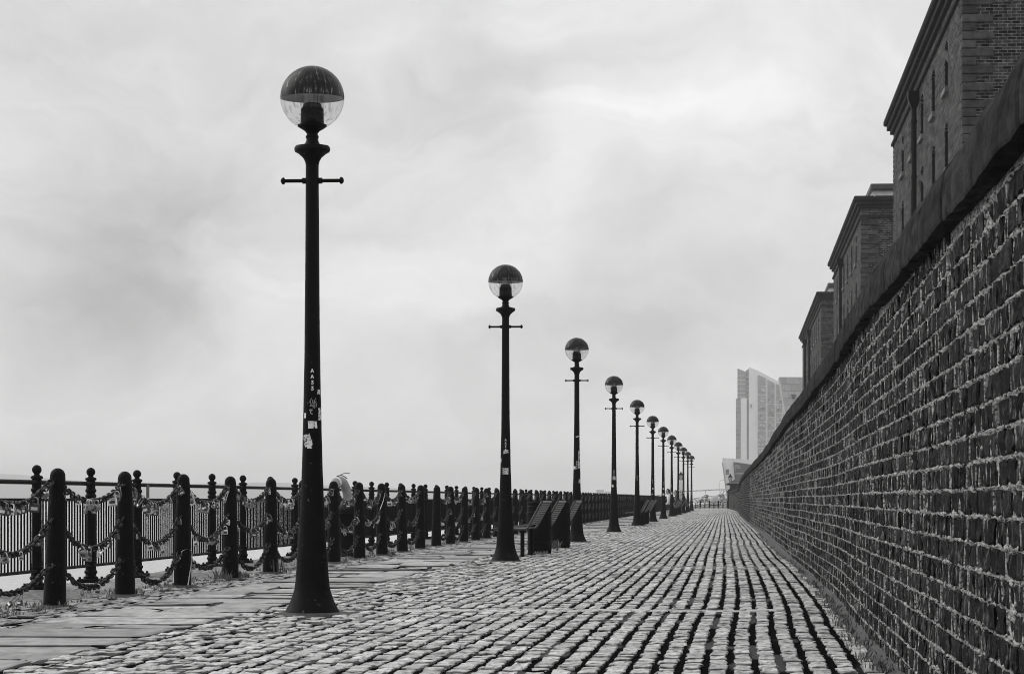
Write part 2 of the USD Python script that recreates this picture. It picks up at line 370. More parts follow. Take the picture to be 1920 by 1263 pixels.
M['brick_y'] = far_brick('warehouse_brick_side', 'y')
M['brick_x'] = far_brick('warehouse_brick_end', 'x')
wn = {'g': ('geometry', {}), 'm': ('mapping', {'mapping_type': 'point', 'scale': (1, 0.5, 1)}), 'n': ('noise_texture', {'scale': 0.9, 'detail': 5.0}), 'b': ('bump', {'strength': 0.35, 'distance': 0.25}),
      'p': ('principled_bsdf', {'base_color': G(0.34), 'roughness': 0.12, 'specular_ior_level': 0.6})}
M['water'] = usdkit.material(stage, L + 'river_water', wn, [('g.position', 'm.vector'), ('m.vector', 'n.vector'), ('n.fac', 'b.height'), ('b.normal', 'p.normal')], surface='p.BSDF')

# ------------------------------------------------------------------ the setting
WX = PchipInterpolator(K * np.array([-5, 3, 5, 7.6, 10, 13, 16, 19, 26, 36, 50, 62, 87, 100, 113, 130]), np.array([.74, .745, .75, .775, .81, .815, .775, .74, .70, .60, .445, .34, .20, -.10, -.48, -.9]) * CY)
ZT = PchipInterpolator(K * np.array([-5, 3, 5, 7.3, 14.4, 18.4, 32, 50, 60, 67, 76, 84, 130]), [1.97, 1.98, 2.03, 2.10, 2.12, 2.08, 1.98, 1.97, 1.93, 1.84, 1.62, 1.58, 1.56])
WOFF = 0.06


def wall_x(y):
    y = np.asarray(y, float)
    zc = (y - WOFF) * CY
    return WX(zc) + 0.006 * np.sin(y * 0.62 + 0.6) * np.clip(y / 16, 0, 1)


def wall_top(y):
    return ZT((np.asarray(y, float) - WOFF) * CY)


def gz(x, y):
    """Gentle unevenness of the paving."""
    p = np.stack([np.asarray(x, float) * 0.9, np.asarray(y, float) * 0.3, np.zeros_like(np.asarray(x, float) + np.asarray(y, float))], -1)
    return 0.014 * (meshkit.fbm(p, 3, 11) - 0.5)


def sheet(xs, ys, zf):
    X, Y = np.meshgrid(xs, ys)
    v = np.stack([X.ravel(), Y.ravel(), np.broadcast_to(zf(X, Y), X.shape).ravel()], 1)
    nx = len(xs)
    i, j = np.meshgrid(np.arange(len(ys) - 1), np.arange(nx - 1), indexing='ij')
    a = (i * nx + j).ravel()
    return v, np.vstack([np.stack([a, a + 1, a + nx + 1], 1), np.stack([a, a + nx + 1, a + nx], 1)])


QX = -6.50 * CY
g = obj('ground', bx(QX + 0.03, 1500, -40, 2600, -0.9, -0.09), M['ground']); tag(g, kind='structure')
w = obj('river_water', sheet(np.linspace(-4200, 4200, 40), np.linspace(-900, 6300, 40), lambda X, Y: -4.2 + 0 * X), M['water']); tag(w, kind='structure')
qw = obj('quay_wall', bx(QX - 0.02, QX + 0.03, -40, 255, -6.2, -0.20), M['quay'], tone=0.2); tag(qw, kind='structure')
hv, hf = sheet(np.linspace(-3600, 400, 160), np.linspace(4500, 6000, 14), lambda X, Y: -5 + 0 * X)
hh = meshkit.fbm(np.stack([hv[:, 0] / 420, hv[:, 1] / 1400, 0 * hv[:, 0]], -1), 5, 3)
edge = np.clip((hv[:, 1] - 4500) / 700, 0, 1)
fade = np.clip((-hv[:, 0] - 250) / 900, 0.12, 1)
hv[:, 2] = -5 + edge * fade * (14 + 74 * hh)
hl_ = obj('far_hills', (hv, hf), M['hill'], smooth=True); tag(hl_, kind='structure')

# ---- pieces (setts, bricks, flags): a domed top on a skirt, many at once
def piece_template(nu, nv):
    gu = {3: [-1, 0, 1], 4: [-1, -.8, .8, 1], 5: [-1, -.82, 0, .82, 1], 6: [-1, -.86, -.3, .3, .86, 1]}
    U, V = np.meshgrid(gu[nu], gu[nv], indexing='ij')
    U, V = U.ravel(), V.ravel()
    idx = np.arange(nu * nv).reshape(nu, nv)
    f = []
    for i in range(nu - 1):
        for j in range(nv - 1):
            a, b, c, d = idx[i, j], idx[i + 1, j], idx[i + 1, j + 1], idx[i, j + 1]
            f += [[a, b, c], [a, c, d]]
    ring = list(idx[:, 0]) + list(idx[-1, 1:]) + list(idx[-2::-1, -1]) + list(idx[0, -2:0:-1])
    n = nu * nv
    for k in range(len(ring)):
        a, b = ring[k], ring[(k + 1) % len(ring)]
        f += [[a, n + k, n + (k + 1) % len(ring)], [a, n + (k + 1) % len(ring), b]]
    edge = np.isin(np.arange(n), ring)
    corner = (np.abs(U) == 1) & (np.abs(V) == 1)
    return U, V, np.array(f), np.array(ring), edge, corner


def pieces(cu, cv, hu, hv, top, nu, nv, skirt, drop, rough, jig, noise_scale=40.0, seed=0, tilt=0.0):
    """cu, cv: centres; hu, hv: half sizes; returns (N, K, 3) of u, v, height and the faces of one piece."""
    U, V, f, ring, edge, corner = piece_template(nu, nv)
    N = len(cu)
    r = np.random.default_rng(seed)
    u = U[None] * (1 - 0.10 * corner)[None] + 0
    v = V[None] * (1 - 0.10 * corner)[None] + 0
    u = cu[:, None] + u * hu[:, None] + r.normal(0, jig, (N, len(U))) * edge
    v = cv[:, None] + v * hv[:, None] + r.normal(0, jig, (N, len(U))) * edge
    h = top[:, None] - drop * edge[None] - drop * 0.6 * corner[None] + r.normal(0, rough * 0.5, (N, len(U)))
    if tilt:
        h = h + r.normal(0, tilt * 0.5, (N, 1)) * U[None] + r.normal(0, tilt, (N, 1)) * V[None]
    if rough:
        h = h + rough * 3 * (meshkit.noise(np.stack([u * noise_scale, v * noise_scale, 0 * u], -1), seed) - 0.5)
    sk = np.stack([u[:, ring], v[:, ring], np.broadcast_to(top[:, None] - skirt, (N, len(ring)))], -1)
    return np.concatenate([np.stack([u, v, h], -1), sk], 1), f


def joined(V, f):
    N, K = V.shape[:2]
    return V.reshape(-1, 3), (f[None] + (np.arange(N) * K)[:, None, None]).reshape(-1, 3)


def drawn_area(c, du, dv):
    """Rough size in the photograph of pieces with centres c and half-extent vectors du, dv; zero outside the picture."""
    p, a, b = project(c), project(c + du)[..., :2], project(c + dv)[..., :2]
    A = np.abs((a[..., 0] - p[..., 0]) * (b[..., 1] - p[..., 1]) - (a[..., 1] - p[..., 1]) * (b[..., 0] - p[..., 0])) * 4
    inside = (p[..., 0] > 0) & (p[..., 0] < 1920) & (p[..., 1] > 0) & (p[..., 1] < 1262)
    return np.where(inside, A, 0)


def lay(root, name, field, u, v, hu, hv, mesh_fn, mat_, near, single=300, tmpl=(5, 4), far_tmpl=(4, 4), seed=0, top=None, skirt=0.05, drop=0.008, rough=0.004, jig=0.004, toned=None, ns=40.0, area=None, tilt=0.0, stain=None, rim=0.6):
    """Lays pieces: the `single` that show largest are meshes of their own, the rest one mesh."""
    N = len(u)
    tone = np.random.default_rng(seed + 5).random(N) if toned is None else toned
    top = np.zeros(N) if top is None else top
    big = np.zeros(N, bool)
    if single:
        big[np.argsort(-area)[:single]] = True
    groups = [(~big & near, tmpl, 1.0), (~big & ~near, far_tmpl, 0.7)]
    def tones(t, tm):
        n = piece_template(*tm)
        c = np.repeat(t[:, None], len(n[0]) + len(n[3]), 1)
        if stain is not None:                              # soil on the sides of the stone
            c[:, len(n[0]):] = stain
            c[:, :len(n[0])][:, n[4]] = 0.5 * t[:, None] - rim
        return c
    Vb, fb = pieces(u[big], v[big], hu[big], hv[big], top[big], *tmpl, skirt, drop, rough, jig, ns, seed, tilt)
    for k, t in enumerate(tones(tone[big], tmpl)):
        obj(name, (mesh_fn(Vb[k]), fb), mat_, root, smooth=False, tone=t)
    vs, fs, ts, o = [], [], [], 0
    for k, (sel, tm, q) in enumerate(groups):
        if not sel.any():
            continue
        Vg, fg = pieces(u[sel], v[sel], hu[sel], hv[sel], top[sel], *tm, skirt, drop, rough * q, jig, ns, seed + 1 + k, tilt)
        vv, ff = joined(mesh_fn(Vg), fg)
        vs.append(vv); fs.append(ff + o); o += len(vv); ts.append(tones(tone[sel], tm).ravel())
    if vs:
        m = obj(field, (np.vstack(vs), np.vstack(fs)), mat_, root, smooth=False, tone=np.concatenate(ts))
        tag(m, kind='stuff')


# ---- cobbled path: rows of granite setts running away from the camera
path = xf('cobbled_path'); tag(path, kind='structure')
LEFT = -3.42 * CY
Y_END = 246.0
NROW = 34
BANDS = [19.3, 31.5, 46.5, 64.5, 94.0, 130.0]                 # transverse strips


def fill(x, y):
    """How far earth fills the joints, 0 to 1."""
    p = np.stack([x * 0.55, y * 0.08, 0 * x], -1)
    f = np.clip((meshkit.fbm(p, 3, 21) - 0.50) * 4.0, 0, 1) * 0.85 * np.clip((y - 20) / 5, 0, 1)
    left = np.clip((-x - 1.2) / 1.8, 0, 1)
    f = np.maximum(f, 0.6 * left * np.clip((y - 24) / 6, 0, 1) * np.clip((meshkit.fbm(p * 1.7, 3, 5) - 0.30) * 4, 0, 1))
    for b in BANDS[1:]:
        wv = 0.5 * (meshkit.noise(np.stack([x * 0.8, 0 * x + b, 0 * x], -1), 3) - 0.5)
        f = np.maximum(f, 0.9 * np.clip(1.4 - np.abs(y - b - wv) / (0.7 + 0.015 * b), 0, 1))
    f = np.maximum(f, np.clip((y - 146) / 60, 0, 0.8))
    f = np.maximum(f, 0.62 * np.clip((meshkit.noise(np.stack([x * 9.0, y * 1.3, 0 * x], -1), 27) - 0.62) * 6, 0, 1))      # grit and moss lodged in the joints here and there
    return np.clip(f * np.clip(1.25 - 0.6 * np.clip(x + 0.2, 0, 1), 0.2, 1), 0, 0.93)


def lat(t, y):
    """Lateral position of fraction t between the flags' edge and the wall: the rows follow the wall."""
    wx = wall_x(y) - 0.05
    base = LEFT + t * (wx - LEFT)
    wob = 0.007 * (meshkit.noise(np.stack([t * 6.0, np.asarray(y) * 0.27, 0 * t], -1), 8) - 0.5) * (1 + 1.2 * np.clip((t - 0.7) / 0.3, 0, 1))
    return base + wob


us, vs_, hus, hvs = [], [], [], []
for r in range(NROW):
    t0, t1 = r / NROW, (r + 1) / NROW
    y = 10.0 + rng.random() * 0.2
    irregular = r < 6
    while y < Y_END:
        far = 1.0 if y < 80 else (3.0 if y < 146 else 6.0)
        ln = (0.180 + 0.040 * rng.normal()) * far
        ln = max(0.10, ln) * (0.9 if irregular else 1.0)
        if not (abs(y + ln / 2 - BANDS[0]) < 0.17 and 5 < r < 29):
            us.append((t0 + t1) / 2 + (rng.normal() * 0.004 if irregular else rng.normal() * 0.0008)); vs_.append(y + ln / 2)
            gap = 0.0135 if irregular else 0.0138 + 0.0052 * max(0.0, min(1.0, (r - 12) / 18.0))
            hus.append(0.0595 - gap * (0.8 + 0.4 * rng.random())); hvs.append(ln / 2 - 0.006 - 0.009 * rng.random())
        y += ln
us, vs_, hus, hvs = map(np.array, (us, vs_, hus, hvs))
cx = lat(us, vs_)
tops = gz(cx, vs_) + rng.normal(0, 0.0032, len(us))
tops[us < 6 / NROW] += rng.normal(0, 0.004, (us < 6 / NROW).sum())
ar = drawn_area(np.stack([cx, vs_, 0 * cx], -1), np.stack([hus, 0 * hus, 0 * hus], -1), np.stack([0 * hvs, hvs, 0 * hvs], -1))
lay(path, 'sett', 'sett_field', cx, vs_, hus, hvs, lambda V: V, M['sett'], vs_ < 46, 300, (5, 4), (4, 4), 31, tops, 0.06, 0.0035, 0.0026, 0.0034, ns=45, area=ar, tilt=0.0017, stain=-1.3)
# three courses of long thin stones across the path
bu, bv, bhu, bhv = [], [], [], []
for k in range(3):
    x = -2.55
    while x < 0.15:
        ln = 0.22 + 0.2 * rng.random()
        bu.append(x + ln / 2); bv.append(BANDS[0] - 0.11 + 0.11 * k + 0.004 * x); bhu.append(ln / 2 - 0.005); bhv.append(0.049)
        x += ln
bu, bv, bhu, bhv = map(np.array, (bu, bv, bhu, bhv))
lay(path, 'drain_stone', 'drain_field', bu, bv, bhu, bhv, lambda V: V, M['sett'], bv > 0, len(bu), (6, 4), seed=61, top=gz(bu, bv) + rng.normal(0, 0.002, len(bu)), drop=0.006, rough=0.002, jig=0.002, area=np.ones(len(bu)))
xs = np.arange(LEFT - 0.05, 1.0, 0.024)
ys = np.concatenate([np.arange(9.6, 36, 0.07), np.arange(36, 84, 0.2), np.arange(84, Y_END + 1.2, 0.6)])
bv_, bf_ = sheet(xs, ys, lambda X, Y: gz(X, Y) - 0.0095 + 0.0085 * fill(X, Y) + 0.005 * (meshkit.noise(np.stack([X * 22, Y * 22, 0 * X], -1), 2) - 0.5))
bed = obj('earth_bed', (bv_, bf_), M['bed'], path, smooth=True, tone=fill(bv_[:, 0], bv_[:, 1]))

# ---- flagstones between lamps and bollards
flags = xf('flagstone_walk'); tag(flags, kind='structure')
FL0, FL1 = -4.58 * CY, -3.42 * CY
fu, fv, fhu, fhv = [], [], [], []
y = 7.5
while y < Y_END:
    ln = 0.45 + 0.6 * rng.random()
    cuts = [FL0, FL1] if rng.random() < 0.25 else [FL0, FL0 + (FL1 - FL0) * (0.35 + 0.3 * rng.random()), FL1]
    for a, b in zip(cuts[:-1], cuts[1:]):
        fu.append((a + b) / 2); fv.append(y + ln / 2); fhu.append((b - a) / 2 - 0.018); fhv.append(ln / 2 - 0.014 - 0.008 * rng.random())
    y += ln
fu, fv, fhu, fhv = map(np.array, (fu, fv, fhu, fhv))
lay(flags, 'flagstone', 'flag_field', fu, fv, fhu, fhv, lambda V: V, M['flag'], fv < 100, 300, (6, 6), seed=71, top=gz(fu, fv) + rng.normal(0.003, 0.005, len(fu)), skirt=0.05, drop=0.0015, rough=0.0022, jig=0.010, ns=7, tilt=0.0055, stain=-1.2,
    area=drawn_area(np.stack([fu, fv, 0 * fu], -1), np.stack([fhu, 0 * fhu, 0 * fhu], -1), np.stack([0 * fhv, fhv, 0 * fhv], -1)))
obj('earth_bed', tone=0.05, smooth=True, parent=flags, mat=M['bed'], mesh=sheet(np.linspace(-5.3 * CY, FL1 + 0.02, 60), np.concatenate([np.arange(7, 40, 0.1), np.arange(40, Y_END + 1, 0.5)]),
    lambda X, Y: gz(X, Y) - 0.0075 + 0.006 * (meshkit.noise(np.stack([X * 20, Y * 20, 0 * X], -1), 4) - 0.5)))

# ---- small rough cobbles along the bollards
strip = xf('cobble_margin'); tag(strip, kind='structure')
cu, cv, chu, chv = [], [], [], []
for r in range(6):
    x = -5.26 * CY + (r + 0.5) * 0.112
    y = 9.0
    while y < Y_END:
        ln = (0.19 + 0.08 * rng.random()) * (1 if y < 80 else 4)
        cu.append(x + rng.normal() * 0.006); cv.append(y + ln / 2); chu.append(0.048 + 0.005 * rng.random()); chv.append(ln / 2 - 0.009)
        y += ln
cu, cv, chu, chv = map(np.array, (cu, cv, chu, chv))
lay(strip, 'cobble', 'cobble_field', cu, cv, chu, chv, lambda V: V, M['sett'], cv < 50, 120, (4, 4), seed=81, top=gz(cu, cv) - 0.004 + rng.normal(0, 0.004, len(cu)), skirt=0.05, drop=0.010, rough=0.004, jig=0.006, tilt=0.004, stain=-1.1, rim=0.9, toned=0.55 * np.random.default_rng(3).random(len(cu)) - 0.25,
    area=drawn_area(np.stack([cu, cv, 0 * cu], -1), np.stack([chu, 0 * chu, 0 * chu], -1), np.stack([0 * chv, chv, 0 * chv], -1)))

# ---- quay edge: big coping stones under the railing
qedge = xf('quay_edge'); tag(qedge, kind='structure')
qu, qv, qhu, qhv = [], [], [], []
y = 8.0
while y < 254:
    ln = 1.6 + 0.9 * rng.random()
    qu.append((QX - 5.27 * CY) / 2); qv.append(y + ln / 2); qhu.append((-5.27 * CY - QX) / 2); qhv.append(ln / 2 - 0.006)
    y += ln
qu, qv, qhu, qhv = map(np.array, (qu, qv, qhu, qhv))
lay(qedge, 'edge_stone', 'edge_field', qu, qv, qhu, qhv, lambda V: V, M['quay'], qv > 0, len(qu), (6, 6), seed=91, top=-0.004 + rng.normal(0, 0.004, len(qu)), skirt=0.3, drop=0.010, rough=0.003, jig=0.003, ns=6, area=np.ones(len(qu)))

# ------------------------------------------------------------------ the long brick wall
wall = xf('brick_wall'); tag(wall, 'long dark brick wall with pale mortar and rounded stone coping right of the cobbles', 'wall')


def on_wall(V):
    """(along, up, out) -> world: out is towards the path."""
    V = np.asarray(V)
    return np.stack([wall_x(V[..., 0]) - V[..., 2], V[..., 0], V[..., 1]], -1)


COURSE, COP = 0.0835, 0.285
Y0W, Y1W = 5.2, 240.0
bu, bv, bhu, bhv = [], [], [], []
ncourse = 22
zline = lambda k, y: k * COURSE + 0.010 * (meshkit.noise(np.stack([np.asarray(y, float) * 0.22, 0 * np.asarray(y, float) + k * 0.3, 0 * np.asarray(y, float)], -1), 14) - 0.5)
for k in range(ncourse):
    y = Y0W + rng.random() * 0.2
    while y < Y1W:
        head = (k % 2 == 0) if rng.random() < 0.93 else (k % 2 == 1)
        ln = (0.117 if head else 0.235) * (1 if y < 110 else 2) + rng.normal() * 0.004
        bu.append(y + ln / 2); bv.append((k + 0.5) * COURSE); bhu.append(ln / 2 - 0.0045); bhv.append(COURSE / 2 - 0.007)
        y += ln
bu, bv, bhu, bhv = map(np.array, (bu, bv, bhu, bhv))
bv = bv + 0.012 * (meshkit.noise(np.stack([bu * 0.22, bv * 3, 0 * bu], -1), 14) - 0.5)
keep = bv + bhv < wall_top(bu) - COP + 0.02
bu, bv, bhu, bhv = bu[keep], bv[keep], bhu[keep], bhv[keep]
cw = np.stack([wall_x(bu), bu, bv], -1)
tb = rng.random(len(bu)) ** 1.5
tb = np.where(rng.random(len(bu)) < 0.06, 1.3, tb)
lay(wall, 'brick', 'brickwork', bu, bv, bhu, bhv, on_wall, M['brick'], bu < 40, 300, (5, 5), (4, 4), 101, rng.normal(0.0, 0.0028, len(bu)), 0.03, 0.003, 0.0040, 0.0035, toned=tb, ns=70,
    area=drawn_area(cw, np.stack([0 * bhu, bhu, 0 * bhu], -1), np.stack([0 * bhu, 0 * bhu, bhv], -1)))


def mortar_sheet(ya, yb, dy, dz, fine):
    yy, zz = np.arange(ya, yb + dy, dy), np.arange(-0.05, 2.0, dz)
    Yg, Zg = np.meshgrid(yy, zz)
    Zg = np.minimum(Zg, wall_top(Yg) - COP + 0.05)
    wav = 0.012 * (meshkit.noise(np.stack([Yg * 0.22, Zg * 3, 0 * Yg], -1), 14) - 0.5)
    ph = np.abs(((Zg - wav) / COURSE + 0.5) % 1.0 - 0.5) * COURSE           # distance to the nearest bed joint
    n1 = meshkit.fbm(np.stack([Yg * 16, Zg * 22, 0 * Yg], -1), 4, 33)
    n2 = meshkit.noise(np.stack([Yg * 2.2, Zg * 2.5, 0 * Yg], -1), 6)
    halfw = 0.0030 + 0.024 * np.clip(n1 - 0.42, 0, 1) * (0.2 + 1.6 * n2)
    m = np.clip(1.3 - ph / halfw * 0.8, 0, 1)
    n3 = meshkit.noise(np.stack([Yg * 22, Zg * 120, 0 * Yg], -1), 16)
    out = -0.008 + m * (0.0080 + 0.014 * (n1 - 0.48) + 0.009 * (n3 - 0.5))
    V = on_wall(np.stack([Yg, Zg, out], -1)).reshape(-1, 3)
    nx = len(yy)
    i, j = np.meshgrid(np.arange(len(zz) - 1), np.arange(nx - 1), indexing='ij')
    a = (i * nx + j).ravel()
    return V, np.vstack([np.stack([a, a + nx + 1, a + 1], 1), np.stack([a, a + nx, a + nx + 1], 1)])


obj('mortar', cat([trimesh.Trimesh(*mortar_sheet(Y0W, 22, 0.018, 0.0065, 1), process=False), trimesh.Trimesh(*mortar_sheet(22, 60, 0.07, 0.0085, 1), process=False), trimesh.Trimesh(*mortar_sheet(60, Y1W, 0.5, 0.0105, 1), process=False)]), M['mortar'], wall, smooth=True)
# upright joints: short strips of mortar, here proud of the bricks, there worn back
kj = (bu < 90) & (rng.random(len(bu)) < 0.8)
ju, jv = (bu + bhu + 0.0045)[kj], bv[kj]
jt = rng.normal(-0.0005, 0.0028, len(ju))
JV, jf = pieces(ju, jv, 0.0075 + 0.004 * rng.random(len(ju)), bhv[kj] + 0.004, jt, 3, 4, 0.02, 0.003, 0.002, 0.0022, 60, 3)
obj('upright_joints', joined(on_wall(JV), jf), M['mortar'], wall, smooth=True)
# core of the wall behind the face
yy = np.arange(Y0W, Y1W + 0.5, 0.5)
core = []
for y0, y1 in zip(yy[:-1], yy[1:]):
    pass
prof_out = [(-0.02, 0.0), (-0.28, 0.0)]
V = []
for y in yy:
    x, zt = float(wall_x(y)), float(wall_top(y)) - COP + 0.02
    V += [[x + 0.015, y, -0.05], [x + 0.29, y, -0.05], [x + 0.29, y, zt], [x + 0.015, y, zt]]
F = []
for i in range(len(yy) - 1):
    for k in range(4):
        a, b = i * 4 + k, i * 4 + (k + 1) % 4
        F += [[a, b, b + 4], [a, b + 4, a + 4]]
F += [[0, 2, 1], [0, 3, 2], [len(V) - 4, len(V) - 3, len(V) - 2], [len(V) - 4, len(V) - 2, len(V) - 1]]
obj('wall_core', (np.array(V), np.array(F)), M['mortar'], wall, smooth=False)
# rounded coping stones
yc = Y0W
k = 0
while yc < Y1W:
    ln = (1.15 + 0.2 * rng.random()) * (1 if yc < 104 else 2)
    n = 7
    ang = np.linspace(0, np.pi, 12)
    prof = [(0.055, 0.0), (0.060, 0.012)] + [(0.06 - 0.42 * (0.5 - 0.5 * math.cos(a)), 0.085 + (COP - 0.085) * math.sin(a) ** 0.85) for a in ang] + [(-0.36, 0.012), (-0.355, 0.0)]
    prof = np.array(prof)
    dx, dz = rng.normal(0, 0.0025), rng.normal(0, 0.003)
    ysn = np.linspace(yc + 0.012, yc + ln - 0.012, n)
    ysn = np.concatenate([[ysn[0]], [ysn[0] + 0.02], ysn[1:-1], [ysn[-1] - 0.02], [ysn[-1]]])
    sc = np.array([0.955] + [1.0] * (len(ysn) - 2) + [0.955])
    V = []
    for y, s in zip(ysn, sc):
        c = np.array([-0.15, 0.12])
        q = c + (prof - c) * s
        nz = 0.008 * (meshkit.noise(np.stack([q[:, 0] * 14, 0 * q[:, 0] + y * 7, q[:, 1] * 14], -1), 4) - 0.5)
        V.append(np.stack([wall_x(y) - q[:, 0] - dx - nz, 0 * q[:, 0] + y, wall_top(y) - COP + q[:, 1] + dz + nz], -1))
    V = np.array(V)
    a, b = V.shape[:2]
    V = V.reshape(-1, 3)
    F = []
    for i in range(a - 1):
        for j in range(b):
            p, q = i * b + j, i * b + (j + 1) % b
            F += [[p, q, q + b], [p, q + b, p + b]]
    for j in range(1, b - 1):
        F += [[0, j + 1, j], [(a - 1) * b, (a - 1) * b + j, (a - 1) * b + j + 1]]
    tm = trimesh.Trimesh(V, F, process=False)
    obj('coping_stone', tm, M['coping'], wall, smooth=50, tone=rng.random())
    yc += ln
# end pier of the wall
e = P(-0.52, 113.5)
obj('end_pier', cat([bx(e[0] - 0.1, e[0] + 0.45, e[1], e[1] + 0.5, -0.05, 1.45, 0.02), bx(e[0] - 0.16, e[0] + 0.5, e[1] - 0.06, e[1] + 0.56, 1.45, 1.58, 0.04), bx(e[0] - 0.06, e[0] + 0.4, e[1] + 0.02, e[1] + 0.48, 1.58, 1.72, 0.08)]), M['coping'], wall, smooth=False, tone=0.6)

# earth bank and moss along the foot of the wall
yy = np.concatenate([np.arange(12, 84, 0.14), np.arange(84, 200, 1.0)])
tt = np.linspace(0, 1, 14)
V = []
for y in yy:
    wdt = 0.07 + 0.08 * float(meshkit.noise(np.array([y * 0.4, 0, 0]), 9)) + 0.12 * math.exp(-((y - 54) / 17) ** 2)
    hgt = 0.02 + 0.05 * math.exp(-((y - 52) / 19) ** 2) + 0.018 * float(meshkit.noise(np.array([y * 0.8, 3, 0]), 9))
    x = float(wall_x(y))
    V.append(np.stack([x + 0.012 - tt * wdt, 0 * tt + y, -0.03 + (hgt + 0.03) * (1 - tt) ** 1.2 + 0.01 * (meshkit.noise(np.stack([tt * 4, 0 * tt + y * 12, 0 * tt], -1), 3) - 0.5)], -1))
V = np.array(V); a, b = V.shape[:2]
i, j = np.meshgrid(np.arange(a - 1), np.arange(b - 1), indexing='ij'); q = (i * b + j).ravel()
so = obj('soil', (V.reshape(-1, 3), np.vstack([np.stack([q, q + b + 1, q + 1], 1), np.stack([q, q + b, q + b + 1], 1)])), M['soil'], smooth=True)
tag(so, 'dark wet earth and moss gathered along the foot of the brick wall', 'soil', kind='stuff')


def blades(spots, n, h, seed, lean=0.5, wd=0.006):
    """Thin curved leaves round the spots (x, y, z, radius)."""
    r = np.random.default_rng(seed)
    V, F = [], []
    for (x, y, z, rad) in spots:
        for _ in range(n):
            a, d = r.random() * 6.283, rad * math.sqrt(r.random())
            px, py = x + math.cos(a) * d, y + math.sin(a) * d
            hh, ln, az = h * (0.4 + 0.8 * r.random()), lean * (0.2 + r.random()), r.random() * 6.283
            ww = wd * (0.6 + 0.8 * r.random())
            side = np.array([-math.sin(az), math.cos(az), 0]) * ww
            b0 = np.array([px, py, z])
            m1 = b0 + np.array([math.cos(az) * ln * hh * 0.35, math.sin(az) * ln * hh * 0.35, hh * 0.6])
            tp = b0 + np.array([math.cos(az) * ln * hh, math.sin(az) * ln * hh, hh])
            o = len(V)
            V += [b0 - side * 0.6, b0 + side * 0.6, m1 - side, m1 + side, tp]
            F += [[o, o + 1, o + 3], [o, o + 3, o + 2], [o + 2, o + 3, o + 4]]
    return trimesh.Trimesh(np.array(V), np.array(F), process=False)


sp = []
for _ in range(260):
    y = 12.5 + 52 * rng.random() ** 1.6
    sp.append((float(wall_x(y)) - 0.02 - 0.10 * rng.random(), y, -0.01, 0.04))
gr = obj('wall_foot_grass', blades(sp, 9, 0.045, 5, 0.8, 0.004), M['weed'], smooth=False)
tag(gr, 'sparse moss and short grass tufts along the foot of the brick wall', 'grass', kind='stuff')

# ------------------------------------------------------------------ warehouses behind the wall
XF = 6.0 * CY


